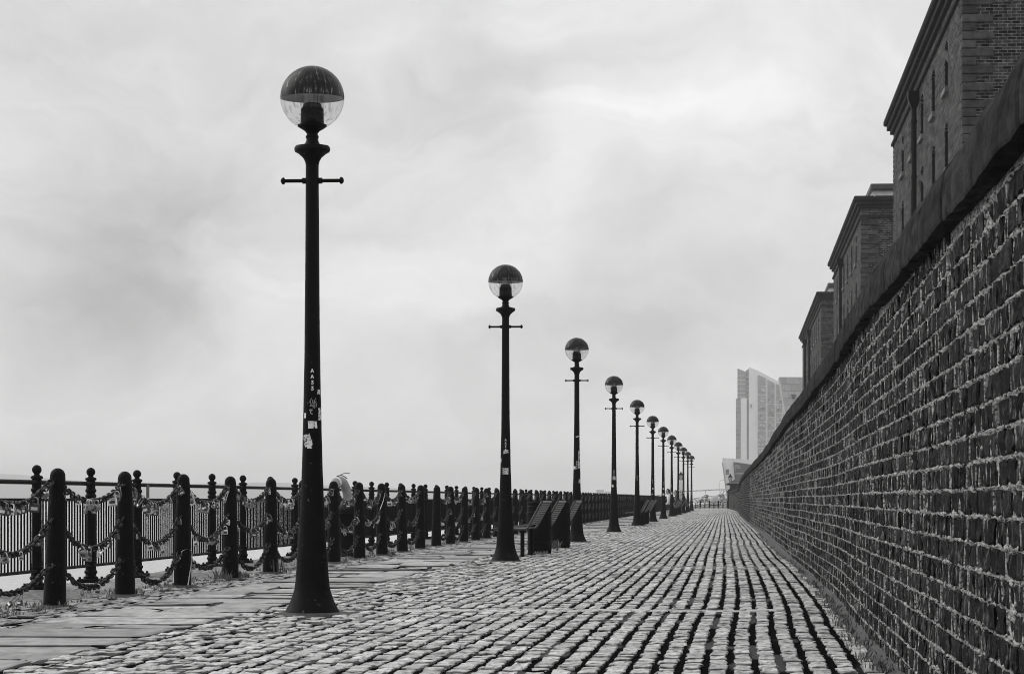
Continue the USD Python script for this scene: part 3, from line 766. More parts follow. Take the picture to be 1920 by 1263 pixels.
def warehouse(zn, zf, label, pipes, first):
    y0, y1 = (zn * K + XF * SY) / CY, (zf * K + XF * SY) / CY
    t = xf('brick_warehouse'); tag(t, label, 'warehouse', None)
    H = 14.55
    depth = 15.0
    cols, wrows = [], [(12.40, 13.75), (10.10, 11.45), (7.80, 9.15), (5.5, 6.85)]
    n = int((y1 - y0 - 2.0) / 4.9)
    start = y0 + (y1 - y0 - (n - 1) * 4.9) / 2
    cols = [start + i * 4.9 for i in range(n)]
    ww = 0.62
    holes = []
    for c in cols:
        for a, b in wrows:
            arc = [(c + ww * math.cos(q), b - 0.22 + 0.22 * math.sin(q)) for q in np.linspace(0, math.pi, 9)]
            holes.append(Polygon([(c - ww, a), (c + ww, a)] + arc))
    face = Polygon([(y0, 0), (y1, 0), (y1, H), (y0, H)]).difference(sbox(0, -9, 1, -8))
    for h in holes:
        face = face.difference(h)
    m = extr(face, 0.35)                                     # (y, z, depth)
    v = m.vertices.copy(); m.vertices = np.stack([XF + 0.35 - v[:, 2], v[:, 0], v[:, 1]], -1); m.invert() if m.volume < 0 else None
    obj('facade', m, M['brick_y'], t, smooth=False)
    # end wall facing the camera, with one column of windows, and the body behind
    endf = Polygon([(XF + 0.35, 0), (XF + depth, 0), (XF + depth, H), (XF + 0.35, H)])
    for cx_ in (XF + 2.35, XF + 5.2, XF + 8.0):
        for a, b in wrows:
            endf = endf.difference(sbox(cx_ - 0.45, a, cx_ + 0.45, b))
    m = extr(endf, 0.35); v = m.vertices.copy(); m.vertices = np.stack([v[:, 0], y0 + 0.35 - v[:, 2], v[:, 1]], -1)
    obj('end_wall', m, M['brick_x'], t, smooth=False)
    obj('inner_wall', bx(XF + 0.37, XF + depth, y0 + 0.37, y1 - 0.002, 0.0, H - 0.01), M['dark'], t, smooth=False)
    m = bx(XF + 0.36, XF + depth, y1 - 0.001, y1 + 0.02, 0, H); obj('rear_end_wall', m, M['brick_x'], t, smooth=False)
    for ci, c in enumerate(cols):
        for ri, (a, b) in enumerate(wrows[:3]):
            obj('reveal_shade_strip', bx(XF + 0.02, XF + 0.345, c + ww - 0.012, c + ww - 0.001, a + 0.001, b - 0.22), M['reveal_shade'], t, smooth=False)  # added jamb strips whose dark colour stands in for recess shade
            obj('reveal_shade_strip', bx(XF + 0.02, XF + 0.345, c - ww + 0.001, c - ww + 0.012, a + 0.001, b - 0.22), M['reveal_shade'], t, smooth=False)
            wn_ = obj('window', cat([bx(XF + 0.26, XF + 0.30, c - ww, c - ww + 0.06, a, b - 0.1), bx(XF + 0.26, XF + 0.30, c + ww - 0.06, c + ww, a, b - 0.1), bx(XF + 0.26, XF + 0.30, c - ww + 0.06, c + ww - 0.06, a, a + 0.06),
                                     bx(XF + 0.265, XF + 0.295, c - 0.025, c + 0.025, a + 0.06, b), bx(XF + 0.265, XF + 0.295, c - ww + 0.06, c - 0.025, (a + b) / 2 - .02, (a + b) / 2 + .02), bx(XF + 0.265, XF + 0.295, c + 0.025, c + ww - 0.06, (a + b) / 2 - .02, (a + b) / 2 + .02)]), M['iron_plain'], t, smooth=False)
            obj('sill', bx(XF - 0.10, XF + 0.2, c - ww - 0.12, c + ww + 0.12, a - 0.16, a - 0.003, 0.01), M['sill'], wn_, smooth=False, tone=rng.random())
            if (ci * 3 + ri * 2) % 4 == 0 and ri < 2:          # a casement tilted open
                pane = bx(-0.012, 0.012, c - ww + 0.08, c + ww - 0.08, 0, 0.5)
                rot(pane, -0.75, (0, 1, 0)); mv(pane, XF + 0.28, 0, b - 0.68)
                obj('open_casement', pane, M['sill'], wn_, smooth=False)
    # cornice in three steps, gutter, and the low roof behind it
    def ring(o, z0, z1, name, mt, b=0.02):
        obj(name, cat([bx(XF - o, XF + 0.6, y0 - o, y1 + o, z0, z1, b), bx(XF + 0.602, XF + depth, y0 - o, y0 + 0.6, z0, z1, b)]), mt, t, smooth=False)
    ring(0.09, 14.10, 14.22, 'string_course', M['cornice'])
    ring(0.12, H + 0.0, H + 0.16, 'cornice', M['cornice'])
    ring(0.24, H + 0.162, H + 0.34, 'cornice', M['cornice'])
    ring(0.36, H + 0.342, H + 0.56, 'gutter', M['cornice'], 0.05)
    rx0, ry0, ry1, rz = XF + 0.35, y0 + 0.5, y1 - 0.8, H + 0.56
    V = np.array([[rx0, ry0, rz], [XF + depth, ry0, rz], [XF + depth, ry1, rz], [rx0, ry1, rz], [rx0 + 0.28, ry0 + 0.16, rz + 0.36], [XF + depth, ry0 + 0.16, rz + 0.36], [XF + depth, ry1 - 0.16, rz + 0.36], [rx0 + 0.28, ry1 - 0.16, rz + 0.36]])
    F = [[0, 1, 5], [0, 5, 4], [3, 0, 4], [3, 4, 7], [2, 3, 7], [2, 7, 6], [4, 5, 6], [4, 6, 7], [1, 2, 6], [1, 6, 5]]
    rf = obj('roof', (V, np.array(F)), M['pale'], t, smooth=False)
    ribs = [bx(rx0 + 0.3 + q, rx0 + 0.34 + q, ry0 - 0.02, ry0 + 0.02, 0, 0.38) for q in np.arange(0, depth - 1, 0.55)]
    for r_ in ribs:
        rot(r_, -math.atan2(0.16, 0.36), (1, 0, 0), (0, ry0, 0)); mv(r_, 0, 0, rz)
    obj('roof_ribs', cat(ribs), M['pale'], rf, smooth=False)
    obj('roof_cap', bx(rx0 + 0.10, XF + depth, ry0 - 0.05, ry1, rz + 0.36, rz + 0.66, 0.05), M['slate'], rf, smooth=False, tone=0.5)
    # quoins
    z, q = 7.0, 0
    while z < 14.05:
        hq = 0.225
        lng = 0.78 if q % 2 == 0 else 0.34
        sl = 0.32 if q % 2 == 0 else 0.66
        obj('quoin_stone', cat([bx(XF - 0.03, XF + lng, y0 - 0.07, y0 + 0.20, z + 0.012, z + hq - 0.012, 0.02), bx(XF - 0.03, XF + 0.15, y0 + 0.198, y0 + sl, z + 0.012, z + hq - 0.012, 0.02)]), M['quoin'], t, smooth=False, tone=rng.random())
        z += hq; q += 1
    z = 7.0
    while z < 14.05:                                         # toothed far corner
        obj('corner_brick', bx(XF - 0.015, XF + 0.3, y1 - 0.05, y1 + 0.05, z, z + 0.09), M['brick_y'], t, smooth=False)
        z += 0.18
    for yp in pipes:
        pp = (yp * K + XF * SY) / CY
        d = obj('downpipe', cat([tube([(XF - 0.16, pp, 0), (XF - 0.16, pp, 13.6)], 0.085, 10)] + [tube([(XF - 0.16, pp, zz), (XF - 0.16, pp, zz + 0.12)], 0.105, 10) for zz in np.arange(5.8, 13.2, 1.8)]), M['iron_plain'], t)
        hop = trimesh.convex.convex_hull(np.array([[XF - 0.16 + sx * a, pp + sy * a, zz] for (a, zz) in ((0.09, 13.5), (0.20, 13.8), (0.20, 14.05)) for sx in (-1, 1) for sy in (-1, 1)]))
        obj('hopper', hop, M['iron_plain'], d, smooth=False)
    return t


warehouse(33.6, 48.3, 'nearest dark brick warehouse behind the wall, tallest at the right edge', [41.6], True)
warehouse(60.5, 77.4, 'middle dark brick warehouse behind the wall, second from the right edge', [70.5], False)
warehouse(88.3, 112.5, 'farthest dark brick warehouse behind the wall, smallest of the three', [100.0, 106.0], False)

# ------------------------------------------------------------------ street lamps
prof = spline([(0.200, 0.0), (0.186, 0.03), (0.160, 0.080), (0.140, 0.13), (0.1235, 0.19), (0.1135, 0.29), (0.108, 0.38), (0.094, 0.58), (0.076, 0.93), (0.0645, 1.35), (0.055, 1.83), (0.049, 2.5), (0.0455, 3.10), (0.0455, 3.14)], 4)
prof = np.vstack([prof, [(0.050, 3.165), (0.066, 3.195), (0.098, 3.222), (0.120, 3.234), (0.125, 3.245), (0.125, 3.262), (0.116, 3.276), (0.070, 3.283), (0.052, 3.292), (0.043, 3.312), (0.041, 3.330), (0.0, 3.330)]])
prof = np.vstack([[(0.0, -0.05), (0.2, -0.05)], prof])
lamp_class = Klass('street_lamp_class')
obj('pole', lathe(prof, 40), M['iron'], lamp_class, smooth=40)
obj('collar_band', lathe([(0.0, 0.385), (0.111, 0.385), (0.1115, 0.392), (0.1095, 0.398), (0.0, 0.399)], 36), M['iron'], lamp_class)
obj('neck', lathe([(0, 3.331), (0.045, 3.331), (0.046, 3.345), (0.040, 3.349), (0.038, 3.362), (0.052, 3.380), (0.085, 3.400), (0.102, 3.412), (0.102, 3.424), (0.0, 3.424)], 32), M['iron_plain'], lamp_class)
for s in (-1, 1):
    b = cat([tube([(s * 0.046, 0, 3.033), (s * 0.205, 0, 3.033)], 0.0125, 12), tube([(s * 0.042, 0, 3.033), (s * 0.070, 0, 3.033)], 0.021, 14),
             mv(rot(lathe([(0, 0), (0.021, 0.0), (0.026, 0.006), (0.022, 0.018), (0.010, 0.026), (0, 0.028)], 16), s * math.pi / 2, (0, 1, 0)), s * 0.196, 0, 3.033)])
    obj('ladder_bar', b, M['iron_plain'], lamp_class)
R, ZC = 0.2235, 3.611
a = np.linspace(-math.asin(0.86), 0.0, 22)
gl = lathe([(R * math.cos(q), ZC + R * math.sin(q)) for q in a], 48)
globe = obj('globe', gl, M['glass'], lamp_class, smooth=True)
a = np.linspace(0, math.pi / 2, 20)
hood = lathe([(R * 0.985, ZC - 0.002), (R * 1.004, ZC - 0.002)] + [(R * 1.004 * math.cos(q), ZC + R * 1.004 * math.sin(q)) for q in a], 48)
hp = obj('hood', hood, M['hood'], lamp_class, smooth=40)
ins = lathe([(R * 0.985 * math.cos(q), ZC + R * 0.975 * math.sin(q)) for q in a], 48); ins.invert()
obj('reflector', ins, M['reflector'], hp, smooth=True)
obj('lamp_holder', lathe([(0, 3.424), (0.082, 3.424), (0.080, 3.535), (0.066, 3.548), (0.062, 3.570), (0.050, 3.575), (0.0, 3.575)], 28), M['iron_plain'], lamp_class)
obj('lens_tube', lathe([(0.055, 3.576), (0.055, 3.60), (0.050, 3.625), (0.075, 3.64), (0.080, 3.66), (0.0, 3.66)], 28), M['reflector'], lamp_class)
jar = lathe([(0.084, 3.54), (0.084, 3.63), (0.075, 3.645)], 28)
obj('inner_glass', jar, M['glass'], lamp_class, smooth=True)


def pole_r(z):
    return float(np.interp(z, prof[2:, 1], prof[2:, 0])) if z > 0 else 0.2


def sticker(z, ang, w, h, lift=0.0015, n=6, tilt=0.0):
    """A paper patch wrapped round the pole; ang is measured from the camera's side, positive to the right."""
    V, F = [], []
    for i in range(n + 1):
        for j in range(4):
            s, q = (i / n - 0.5) * w, (j / 3 - 0.5) * h
            s, q = s * math.cos(tilt) - q * math.sin(tilt), s * math.sin(tilt) + q * math.cos(tilt)
            r = pole_r(z + q) + lift
            th = ang + s / r
            V.append([r * math.sin(th), -r * math.cos(th), z + q])
    for i in range(n):
        for j in range(3):
            p = i * 4 + j
            F += [[p, p + 4, p + 5], [p, p + 5, p + 1]]
    return trimesh.Trimesh(np.array(V), np.array(F), process=False)


def stencil(text, z, h, pitch):
    out = []
    for i, c in enumerate(text):
        m = meshkit.text_mesh(c, h, 0.001, bold=True)
        m.apply_translation((-(m.bounds[0][0] + m.bounds[1][0]) / 2, 0, 0))
        v = m.vertices.copy()
        zz = z - i * pitch
        r = np.array([pole_r(zz + q) for q in v[:, 1]]) + 0.0012 + v[:, 2]
        th = v[:, 0] / r
        m.vertices = np.stack([r * np.sin(th), -r * np.cos(th), zz + v[:, 1]], -1)
        out.append(m)
    return cat(out)


lamp_z = [8.96, 16.53, 24.0, 31.4, 38.9, 46.3, 53.2, 60.4, 67.4, 74.2, 81.2, 88.2]
order = ['nearest and tallest black street lamp, in the left foreground, marked AA33', 'second black street lamp from the foreground, marked AA34, beside the first bench', 'third black street lamp, just past the nearest benches and bins',
         'fourth black street lamp, standing alone past the nearest benches', 'fifth black street lamp, just before the second group of benches', 'sixth black street lamp, just past the second group of benches',
         'seventh black street lamp, left of the person in a white jacket', 'eighth black street lamp, in front of the person in a white jacket', 'ninth black street lamp along the row, right of the white jacket', 'tenth black street lamp along the row towards the end fence',
         'eleventh black street lamp along the row, last but one before the fence', 'last and smallest black street lamp of the row, nearest the end fence']
sets = [
    [('paper', 1.555, 0.85, .030, .033, 0), ('paper_light', 1.39, -0.9, .022, .035, 0), ('paper', 1.40, 1.02, .040, .085, 0), ('paper_light', 1.325, -0.22, .032, .052, 0.05), ('paper', 1.327, 0.12, .018, .050, 0.1),
     ('paper_light', 1.325, 0.40, .016, .048, 0.1), ('paper', 1.218, -0.55, .062, .085, 0.3), ('paper_light', 1.19, -0.28, .036, .06, 0)],
    [('paper', 1.42, 0.05, .072, .045, 0.15), ('paper', 1.17, -0.02, .080, .085, 0), ('paper_light', 1.31, -1.1, .02, .05, 0)],
    [('paper_light', 1.40, -0.75, .05, .055, 0), ('paper', 1.62, 0.7, .03, .20, 0), ('paper', 1.45, 0.75, .05, .12, 0), ('paper_light', 1.98, 0.2, .06, .02, 0.2), ('paper', 1.15, 0.9, .05, .07, 0)],
    [('paper', 1.33, 0.1, .085, .085, 0), ('paper_light', 1.14, -0.5, .05, .06, 0.3)], [], [('paper_light', 1.2, 0.1, .05, .06, 0), ('paper', 1.0, -.3, .05, .05, .2)], [('paper_light', 1.25, 0.1, .06, .07, 0), ('paper_light', 1.02, 0.1, .07, .08, 0.2)],
    [('paper_light', 1.1, 0.0, .06, .10, 0)], [('paper', 1.3, 0.3, .06, .06, 0)], [('paper_light', 1.2, 0, .05, .05, 0)], [('paper_light', 1.3, .2, .05, .06, 0)], [('paper_light', 1.2, .3, .06, .06, 0)]]
for i, z in enumerate(lamp_z):
    p = P(-2.955, z)
    x = instance(lamp_class, 'street_lamp', (p[0], p[1], -0.004), 0.0, inst=False)
    tag(x, order[i], 'street lamp', 'street lamps along the flagstones')
    d = xf('markings', (0, 0, 0), math.degrees(math.atan2(p[0], -p[1])) - 180 if False else math.degrees(math.atan2(-p[0], p[1])) * 1.0, x)
    obj('lamp_number', stencil(f'AA{33 + i}', 1.69 if i == 0 else (1.56 if i == 1 else 1.5), 0.0255, 0.041), M['ink'], d, smooth=False)
    if i == 0:                                             # scratched scrawl and a short painted hook
        def on_pole(pts, w):
            P3 = [((pole_r(z_) + 0.002) * math.sin(a_ / pole_r(z_)), -(pole_r(z_) + 0.002) * math.cos(a_ / pole_r(z_)), z_) for a_, z_ in pts]
            return tube(np.array(P3), w, 5)
        q = np.random.default_rng(12)
        obj('scrawl', cat([on_pole([(x0 + q.normal() * .004, 1.475 + dz + q.normal() * .006) for x0, dz in ((c, -.028), (c + .006, -.008), (c - .003, .008), (c + .008, .026))], 0.0011) for c in np.linspace(-.016, .022, 6)]), M['paper_light'], d)
        obj('painted_hook', on_pole([(-.022, 1.427), (-.012, 1.431), (.004, 1.430), (-.010, 1.421), (-.013, 1.410), (-.006, 1.402), (.004, 1.402)], 0.0018), M['ink'], d)
    for (mt, zz, an, ww, hh, tl) in sets[i]:
        obj('sticker', sticker(zz, an, ww, hh, tilt=tl), M[mt], d, smooth=False)

# ------------------------------------------------------------------ bollards, chains, padlocks
BX0 = -5.07
bprof = np.vstack([[(0, -0.05)], spline([(0.087, -0.05), (0.086, 0.0), (0.0785, 0.30), (0.070, 0.60), (0.061, 0.90), (0.0565, 0.975)], 3), [(0.0565 * math.cos(q), 0.978 + 0.057 * math.sin(q)) for q in np.linspace(0.05, math.pi / 2, 9)]])
bol_class = Klass('bollard_class')
obj('post', lathe(bprof, 28), M['iron'], bol_class, smooth=40)
CH = [(0.935, 0.15), (0.645, 0.20), (0.315, 0.205)]
for (zz, _) in CH:
    for s in (-1, 1):
        r = float(np.interp(zz, bprof[1:, 1], bprof[1:, 0]))
        ringp = [(0.010 * 0, s * (r + 0.006 + 0.016 * math.cos(q)), zz + 0.016 * math.sin(q)) for q in np.linspace(0, 2 * math.pi, 12, endpoint=False)]
        obj('eye', cat([tube(ringp, 0.005, 6, closed=True)]), M['iron_plain'], bol_class)
nb = 98
PITCH = 1.1105                                               # along the row, before the stretch by K
bzs = [9.54 + PITCH * (k - 1) for k in range(nb)]
bpos = [P(BX0, z) + np.array([0, rng.normal() * 0.02, 0]) for z in bzs]
ordn = ['', 'leftmost', 'second', 'third', 'fourth', 'fifth', 'sixth', 'seventh', 'eighth', 'ninth', 'tenth', 'eleventh', 'twelfth', 'thirteenth', 'fourteenth', 'fifteenth', 'sixteenth']
for k, p in enumerate(bpos):
    tl = (rng.normal() * 0.5, rng.normal() * 0.6 + (1.3 if k == 1 else 0.3), rng.random() * 8)
    x = instance(bol_class, 'bollard', p, rotxyz=tl)
    if k == 0:
        lb = 'round topped black iron bollard cut by the left edge of the picture'
    elif k <= 5:
        lb = f'round topped black iron bollard, {ordn[k]} from the left, before the nearest lamp'
        if k == 3:
            lb = 'third round topped black bollard from the left, with a white ribbon at its foot'
    elif k <= 16:
        lb = f'round topped black iron bollard, {ordn[k]} from the left, beyond the nearest lamp'
    elif k < 40:
        lb = 'black iron bollard in the tight row seen behind the benches'
    else:
        lb = 'tiny black iron bollard in the far merging row towards the end fence'
    tag(x, lb, 'bollard', 'bollards along the quay')


def link_mesh(Lk=0.056, W=0.034, r=0.0058, n=14, s=6):
    pts = []
    h = Lk / 2 - W / 2
    for q in np.linspace(-math.pi / 2, math.pi / 2, n // 2):
        pts.append((0, h + W / 2 * math.cos(q) - 0.0, W / 2 * math.sin(q)))
    for q in np.linspace(math.pi / 2, 3 * math.pi / 2, n // 2):
        pts.append((0, -h + W / 2 * math.cos(q), W / 2 * math.sin(q)))
    return tube(pts, r, s, closed=True)


LINK = link_mesh(0.094, 0.042, 0.0085)
LINK_FAR = link_mesh(0.094, 0.042, 0.0085, n=8, s=4)


def sag_curve(z, sag, y0, y1):
    t = np.linspace(0, 1, 200)
    return np.stack([0 * t, y0 + (y1 - y0) * t, z - 4 * sag * t * (1 - t)], -1)


def chain_links(z, sag, seed, link):
    r = np.random.default_rng(seed)
    rad = float(np.interp(z, bprof[1:, 1], bprof[1:, 0])) + 0.022
    c = sag_curve(z, sag, rad, PITCH * K / CY - rad)
    s = np.concatenate([[0], np.cumsum(np.linalg.norm(np.diff(c, axis=0), axis=1))])
    n = int(round(s[-1] / 0.072))
    out = []
    for i in range(n):
        d = (i + 0.5) / n * s[-1]
        p = np.array([np.interp(d, s, c[:, q]) for q in range(3)])
        p2 = np.array([np.interp(min(d + 0.01, s[-1]), s, c[:, q]) for q in range(3)]) - np.array([np.interp(d - 0.01, s, c[:, q]) for q in range(3)])
        m = link.copy()
        rot(m, (i % 2) * math.pi / 2 + r.normal() * 0.35 + 0.6, (0, 1, 0))
        rot(m, math.atan2(p2[2], p2[1]) + r.normal() * 0.05, (1, 0, 0))
        mv(m, *p)
        out.append(m)
    return out, c


chain_classes = {}
for lv, (z, sag) in enumerate(CH):
    for var in range(3):
        kl = Klass(f'chain_class_{"abc"[lv]}{"xyz"[var]}')
        sg = sag * (1 + (var - 1) * 0.16)
        ms, c = chain_links(z, sg, lv * 10 + var, LINK)
        for m in ms:
            obj('link', m, M['chain'], kl, smooth=60)
        kf = Klass(f'far_chain_class_{"abc"[lv]}{"xyz"[var]}')
        ms, _ = chain_links(z, sg, lv * 10 + var, LINK_FAR)
        obj('links', cat(ms), M['chain'], kf, smooth=60)
        chain_classes[lv, var] = (kl, kf, c)
lvname = ['top', 'middle', 'bottom']
spans = []
for k in range(nb - 1):
    if k == 11:
        continue                                            # the gap where no chains hang
    for lv in range(3):
        var = int(rng.integers(0, 3))
        kl, kf, c = chain_classes[lv, var]
        p = bpos[k]
        x = instance(kl if k < 16 else kf, 'chain', (p[0], p[1], 0))
        if k == 0:
            lb = f'{lvname[lv]} rusty chain leaving the left edge of the picture to the leftmost bollard'
        elif k < 16:
            lb = f'{lvname[lv]} sagging iron chain between the {ordn[k]} and {ordn[k + 1]} bollards from the left'
        elif k < 40:
            lb = f'{lvname[lv]} sagging chain between bollards of the tight row behind the benches'
        else:
            lb = f'{lvname[lv]} tiny chain between bollards of the far merging row'
        tag(x, lb, 'chain', 'chains hung between the bollards')
        spans.append((k, lv, c))

# padlocks: five shapes in three tones
def rbox(w, d, h, r=0.005):
    return bx(-w / 2, w / 2, -d / 2, d / 2, -h, 0, r)


def shackle(w, h, r=0.0035):
    pts = [(-w / 2, 0, -0.006), (-w / 2, 0, h - w / 2)] + [(-w / 2 * math.cos(q), 0, h - w / 2 + w / 2 * math.sin(q)) for q in np.linspace(0.3, math.pi - 0.3, 7)] + [(w / 2, 0, h - w / 2), (w / 2, 0, -0.006)]
    return tube(pts, r, 8)


heart = Polygon([(0.026 * math.sin(t) ** 3, 0.0205 * math.cos(t) - 0.008 * math.cos(2 * t) - 0.003 * math.cos(3 * t) - 0.0012 * math.cos(4 * t)) for t in np.linspace(0, 2 * math.pi, 40, endpoint=False)])
hm = extr(heart, 0.014); rot(hm, math.pi / 2, (1, 0, 0)); mv(hm, 0, 0.007, -0.017)
rd = rot(lathe([(0, -0.009), (0.024, -0.009), (0.027, -0.006), (0.027, 0.006), (0.024, 0.009), (0, 0.009)], 24), math.pi / 2, (1, 0, 0)); mv(rd, 0, 0, -0.024)
SHAPES = {'square': (rbox(0.046, 0.018, 0.040), 0.030, 0.030), 'small': (rbox(0.030, 0.014, 0.028), 0.018, 0.022), 'heart': (hm, 0.026, 0.030), 'round': (rd, 0.026, 0.028), 'long': (rbox(0.036, 0.016, 0.034), 0.024, 0.062), 'large': (rbox(0.064, 0.024, 0.056), 0.040, 0.036)}
locks = {}
for sn, (body, sw, sh) in SHAPES.items():
    for tn, mt in (('dark', 'lock_dark'), ('brass', 'lock_mid'), ('silver', 'lock_light')):
        kl = Klass(f'padlock_class_{sn}_{tn}')
        obj('body', body, M[mt], kl, smooth=30)
        obj('shackle', shackle(sw, sh, 0.0045 if sn == 'large' else 0.0034), M['lock_light'] if tn != 'dark' else M['lock_mid'], kl, smooth=50)
        if sn != 'heart':
            b = body.bounds
            obj('face_plate', bx(b[0][0] * 0.62, b[1][0] * 0.62, b[0][1] - 0.0012, b[0][1] - 0.0002, b[0][2] * 0.72, b[0][2] * 0.38), M['lock_light'] if tn == 'dark' else M['lock_dark'], kl, smooth=False)
        locks[sn, tn] = (kl, sh)
lr = np.random.default_rng(99)
wherename = ['near its left end', 'left of its middle', 'at its lowest point', 'right of its middle', 'near its right end']
count = {0: (13, 5, 2), 1: (17, 11, 4), 2: (16, 9, 0), 3: (15, 10, 2), 4: (12, 9, 0), 5: (12, 8, 0), 6: (10, 6, 1), 7: (10, 7, 1), 8: (9, 5, 2), 9: (8, 5, 1), 10: (7, 4, 1), 12: (7, 5, 2), 13: (6, 4, 1), 14: (5, 3, 1), 15: (5, 3, 0)}
for (k, lv, c) in spans:
    if k not in count:
        continue
    for q in range(count[k][lv]):
        t = min(0.97, max(0.03, (0.5 + 0.27 * lr.normal()) if lr.random() < 0.75 else lr.random()))
        p = c[int(t * 199)]
        sn = lr.choice(list(SHAPES), p=[0.36, 0.24, 0.10, 0.09, 0.13, 0.08])
        tn = lr.choice(['dark', 'brass', 'silver'], p=[0.50, 0.30, 0.20])
        kl, sh = locks[sn, tn]
        pos = bpos[k] + np.array([lr.normal() * 0.012 + 0.006, 0, 0]) + p
        pos[2] -= sh * 1.2 - 0.012
        x = instance(kl, 'padlock', pos, scale=(1.2, 1.2, 1.2), rotxyz=(lr.normal() * 14, lr.normal() * 14, lr.normal() * 40 - 20))
        where = wherename[min(4, int(t * 5))]
        if k == 0:
            lb = f'{sn} {tn} padlock on the {lvname[lv]} chain left of the leftmost bollard, {where}'
        else:
            lb = f'{sn} {tn} padlock {where} on {lvname[lv]} chain, {ordn[k]} to {ordn[k + 1]} bollard from left'
        tag(x, lb, 'padlock', 'love locks on the chains')


def ribbon(pts, w, name, label):
    p = spline(pts, 6)
    side = np.array([0.55, -0.83, 0.0]) * w / 2
    V = np.vstack([p - side, p + side, p - side + [0.001, 0.001, 0], p + side + [0.001, 0.001, 0]])
    n = len(p)
    F = []
    for i in range(n - 1):
        F += [[i, i + 1, n + i + 1], [i, n + i + 1, n + i], [2 * n + i, 3 * n + i + 1, 2 * n + i + 1], [2 * n + i, 3 * n + i, 3 * n + i + 1]]
    o = obj(name, (V, np.array(F)), M['white'], smooth=True)
    tag(o, label, 'ribbon')


b3 = bpos[3]
ribbon([b3 + [0.0, -0.10, 0.25], b3 + [0.02, -0.09, 0.33], b3 + [0.085, -0.045, 0.34], b3 + [0.105, -0.06, 0.26], b3 + [0.09, -0.09, 0.12], b3 + [0.08, -0.115, 0.02]], 0.022, 'ribbon', 'white ribbon looped over the lower chain beside the third bollard from the left')
ribbon([b3 + [-0.05, -0.13, 0.2], b3 + [-0.05, -0.14, 0.12], b3 + [-0.045, -0.15, 0.04]], 0.018, 'ribbon', 'short white ribbon end hanging beside the third bollard from the left')
b1 = bpos[1]
ribbon([b1 + [0.055, -0.03, 0.93], b1 + [0.07, -0.03, 0.86], b1 + [0.095, -0.02, 0.79]], 0.006, 'ribbon', 'thin pale cable tie hanging from the top of the leftmost bollard')
b9 = bpos[9]
ribbon([b9 + [0.05, -0.06, 0.90], b9 + [0.03, -0.10, 0.78], b9 + [-0.01, -0.14, 0.66]], 0.018, 'ribbon', 'pale ribbon hanging from the top chain at the ninth bollard from the left')

# weeds at the bollard feet
for (k, dx, dy, n, h, lb) in [(1, 0.05, -0.05, 34, 0.06, 'short grass round the foot of the leftmost bollard'), (2, 0.02, 0.2, 26, 0.07, 'low weed behind the second bollard from the left'), (4, -0.05, -0.14, 40, 0.13, 'leafy weed at the left foot of the fourth bollard'),
                               (4, 0.0, 0.35, 40, 0.10, 'wide weed patch between the fourth and fifth bollards'), (5, 0.10, -0.02, 34, 0.17, 'upright weed in front of the fifth bollard from the left'), (7, 0.05, 0.05, 30, 0.10, 'weed at the foot of the bollard right of the nearest lamp'), (9, 0.06, 0.3, 30, 0.09, 'weed between the ninth and tenth bollards')]:
    p = bpos[k] + [dx, dy, -0.01]
    o = obj('weed', blades([(p[0], p[1], p[2], 0.10)], n, h, k * 7 + n, 0.7, 0.008), M['weed'], smooth=False)
    tag(o, lb, 'weed')

sp = []
gr_ = np.random.default_rng(41)
for _ in range(420):
    y = 18 + 62 * gr_.random() ** 1.5
    x = -(5.0 + 0.55 * gr_.random() ** 1.3) * CY
    sp.append((x, y, -0.008, 0.07))
mg = obj('margin_grass', blades(sp, 10, 0.035, 15, 0.9, 0.005), M['weed'], smooth=False)
tag(mg, 'sparse short grass and moss growing along the line of bollards', 'grass', kind='stuff')
# soil rings added as contact shade round the bollard and lamp feet
V, F = [], []
feet = [(p[0], p[1], 0.086) for p in bpos[:40]] + [(P(-2.955, z)[0], P(-2.955, z)[1], 0.2) for z in lamp_z]
for (fx, fy, fr) in feet:
    o, n = len(V), 20
    for ring_, h_ in ((0.92, 0.016), (1.25, 0.010), (1.6, -0.012)):
        for q in range(n):
            a_ = q / n * 2 * math.pi
            rr = fr * (1 + (ring_ - 1) * (0.4 + 1.2 * gr_.random()) * (1.6 if fr < 0.1 else 0.7)) if ring_ > 1 else fr * ring_
            x_, y_ = fx + rr * math.cos(a_), fy + rr * 1.5 * math.sin(a_)
            V.append([x_, y_, float(gz(x_, y_)) + h_ + 0.004 * gr_.normal() * (ring_ > 1)])
    for r_ in range(2):
        for q in range(n):
            a_, b_ = o + r_ * n + q, o + r_ * n + (q + 1) % n
            F += [[a_, a_ + n, b_ + n], [a_, b_ + n, b_]]
fs_ = obj('foot_contact_shade', (np.array(V), np.array(F)), M['soil'], smooth=True)
tag(fs_, 'dark soil rings added as contact shade round the bollard and lamp feet', 'soil', kind='stuff')

# ------------------------------------------------------------------ quay railing
RX0 = -6.27
rail = xf('quay_railing'); tag(rail, 'black iron quay railing with ball topped posts and thin upright bars by the river', 'railing')
RP = 0.965
rz0 = 12.47 - 2 * RP
npost = 112
rx = RX0 * CY
post = np.array([(0, 0.03), (0.062, 0.03), (0.064, 0.05), (0.052, 0.06), (0.052, 0.075), (0.063, 0.085), (0.063, 0.105), (0.052, 0.115), (0.050, 0.17), (0.058, 0.178), (0.058, 0.196), (0.049, 0.204), (0.046, 0.24), (0.044, 0.815), (0.052, 0.823), (0.055, 0.835), (0.052, 0.847),
                 (0.044, 0.855), (0.044, 0.868), (0.053, 0.876), (0.055, 0.888), (0.052, 0.899), (0.044, 0.907), (0.044, 0.985), (0.055, 0.990), (0.056, 1.003), (0.050, 1.012), (0.030, 1.018), (0.024, 1.030)])
ball = [(0.0435 * math.cos(q), 1.068 + 0.0435 * math.sin(q)) for q in np.linspace(-0.95, math.pi / 2, 12)]
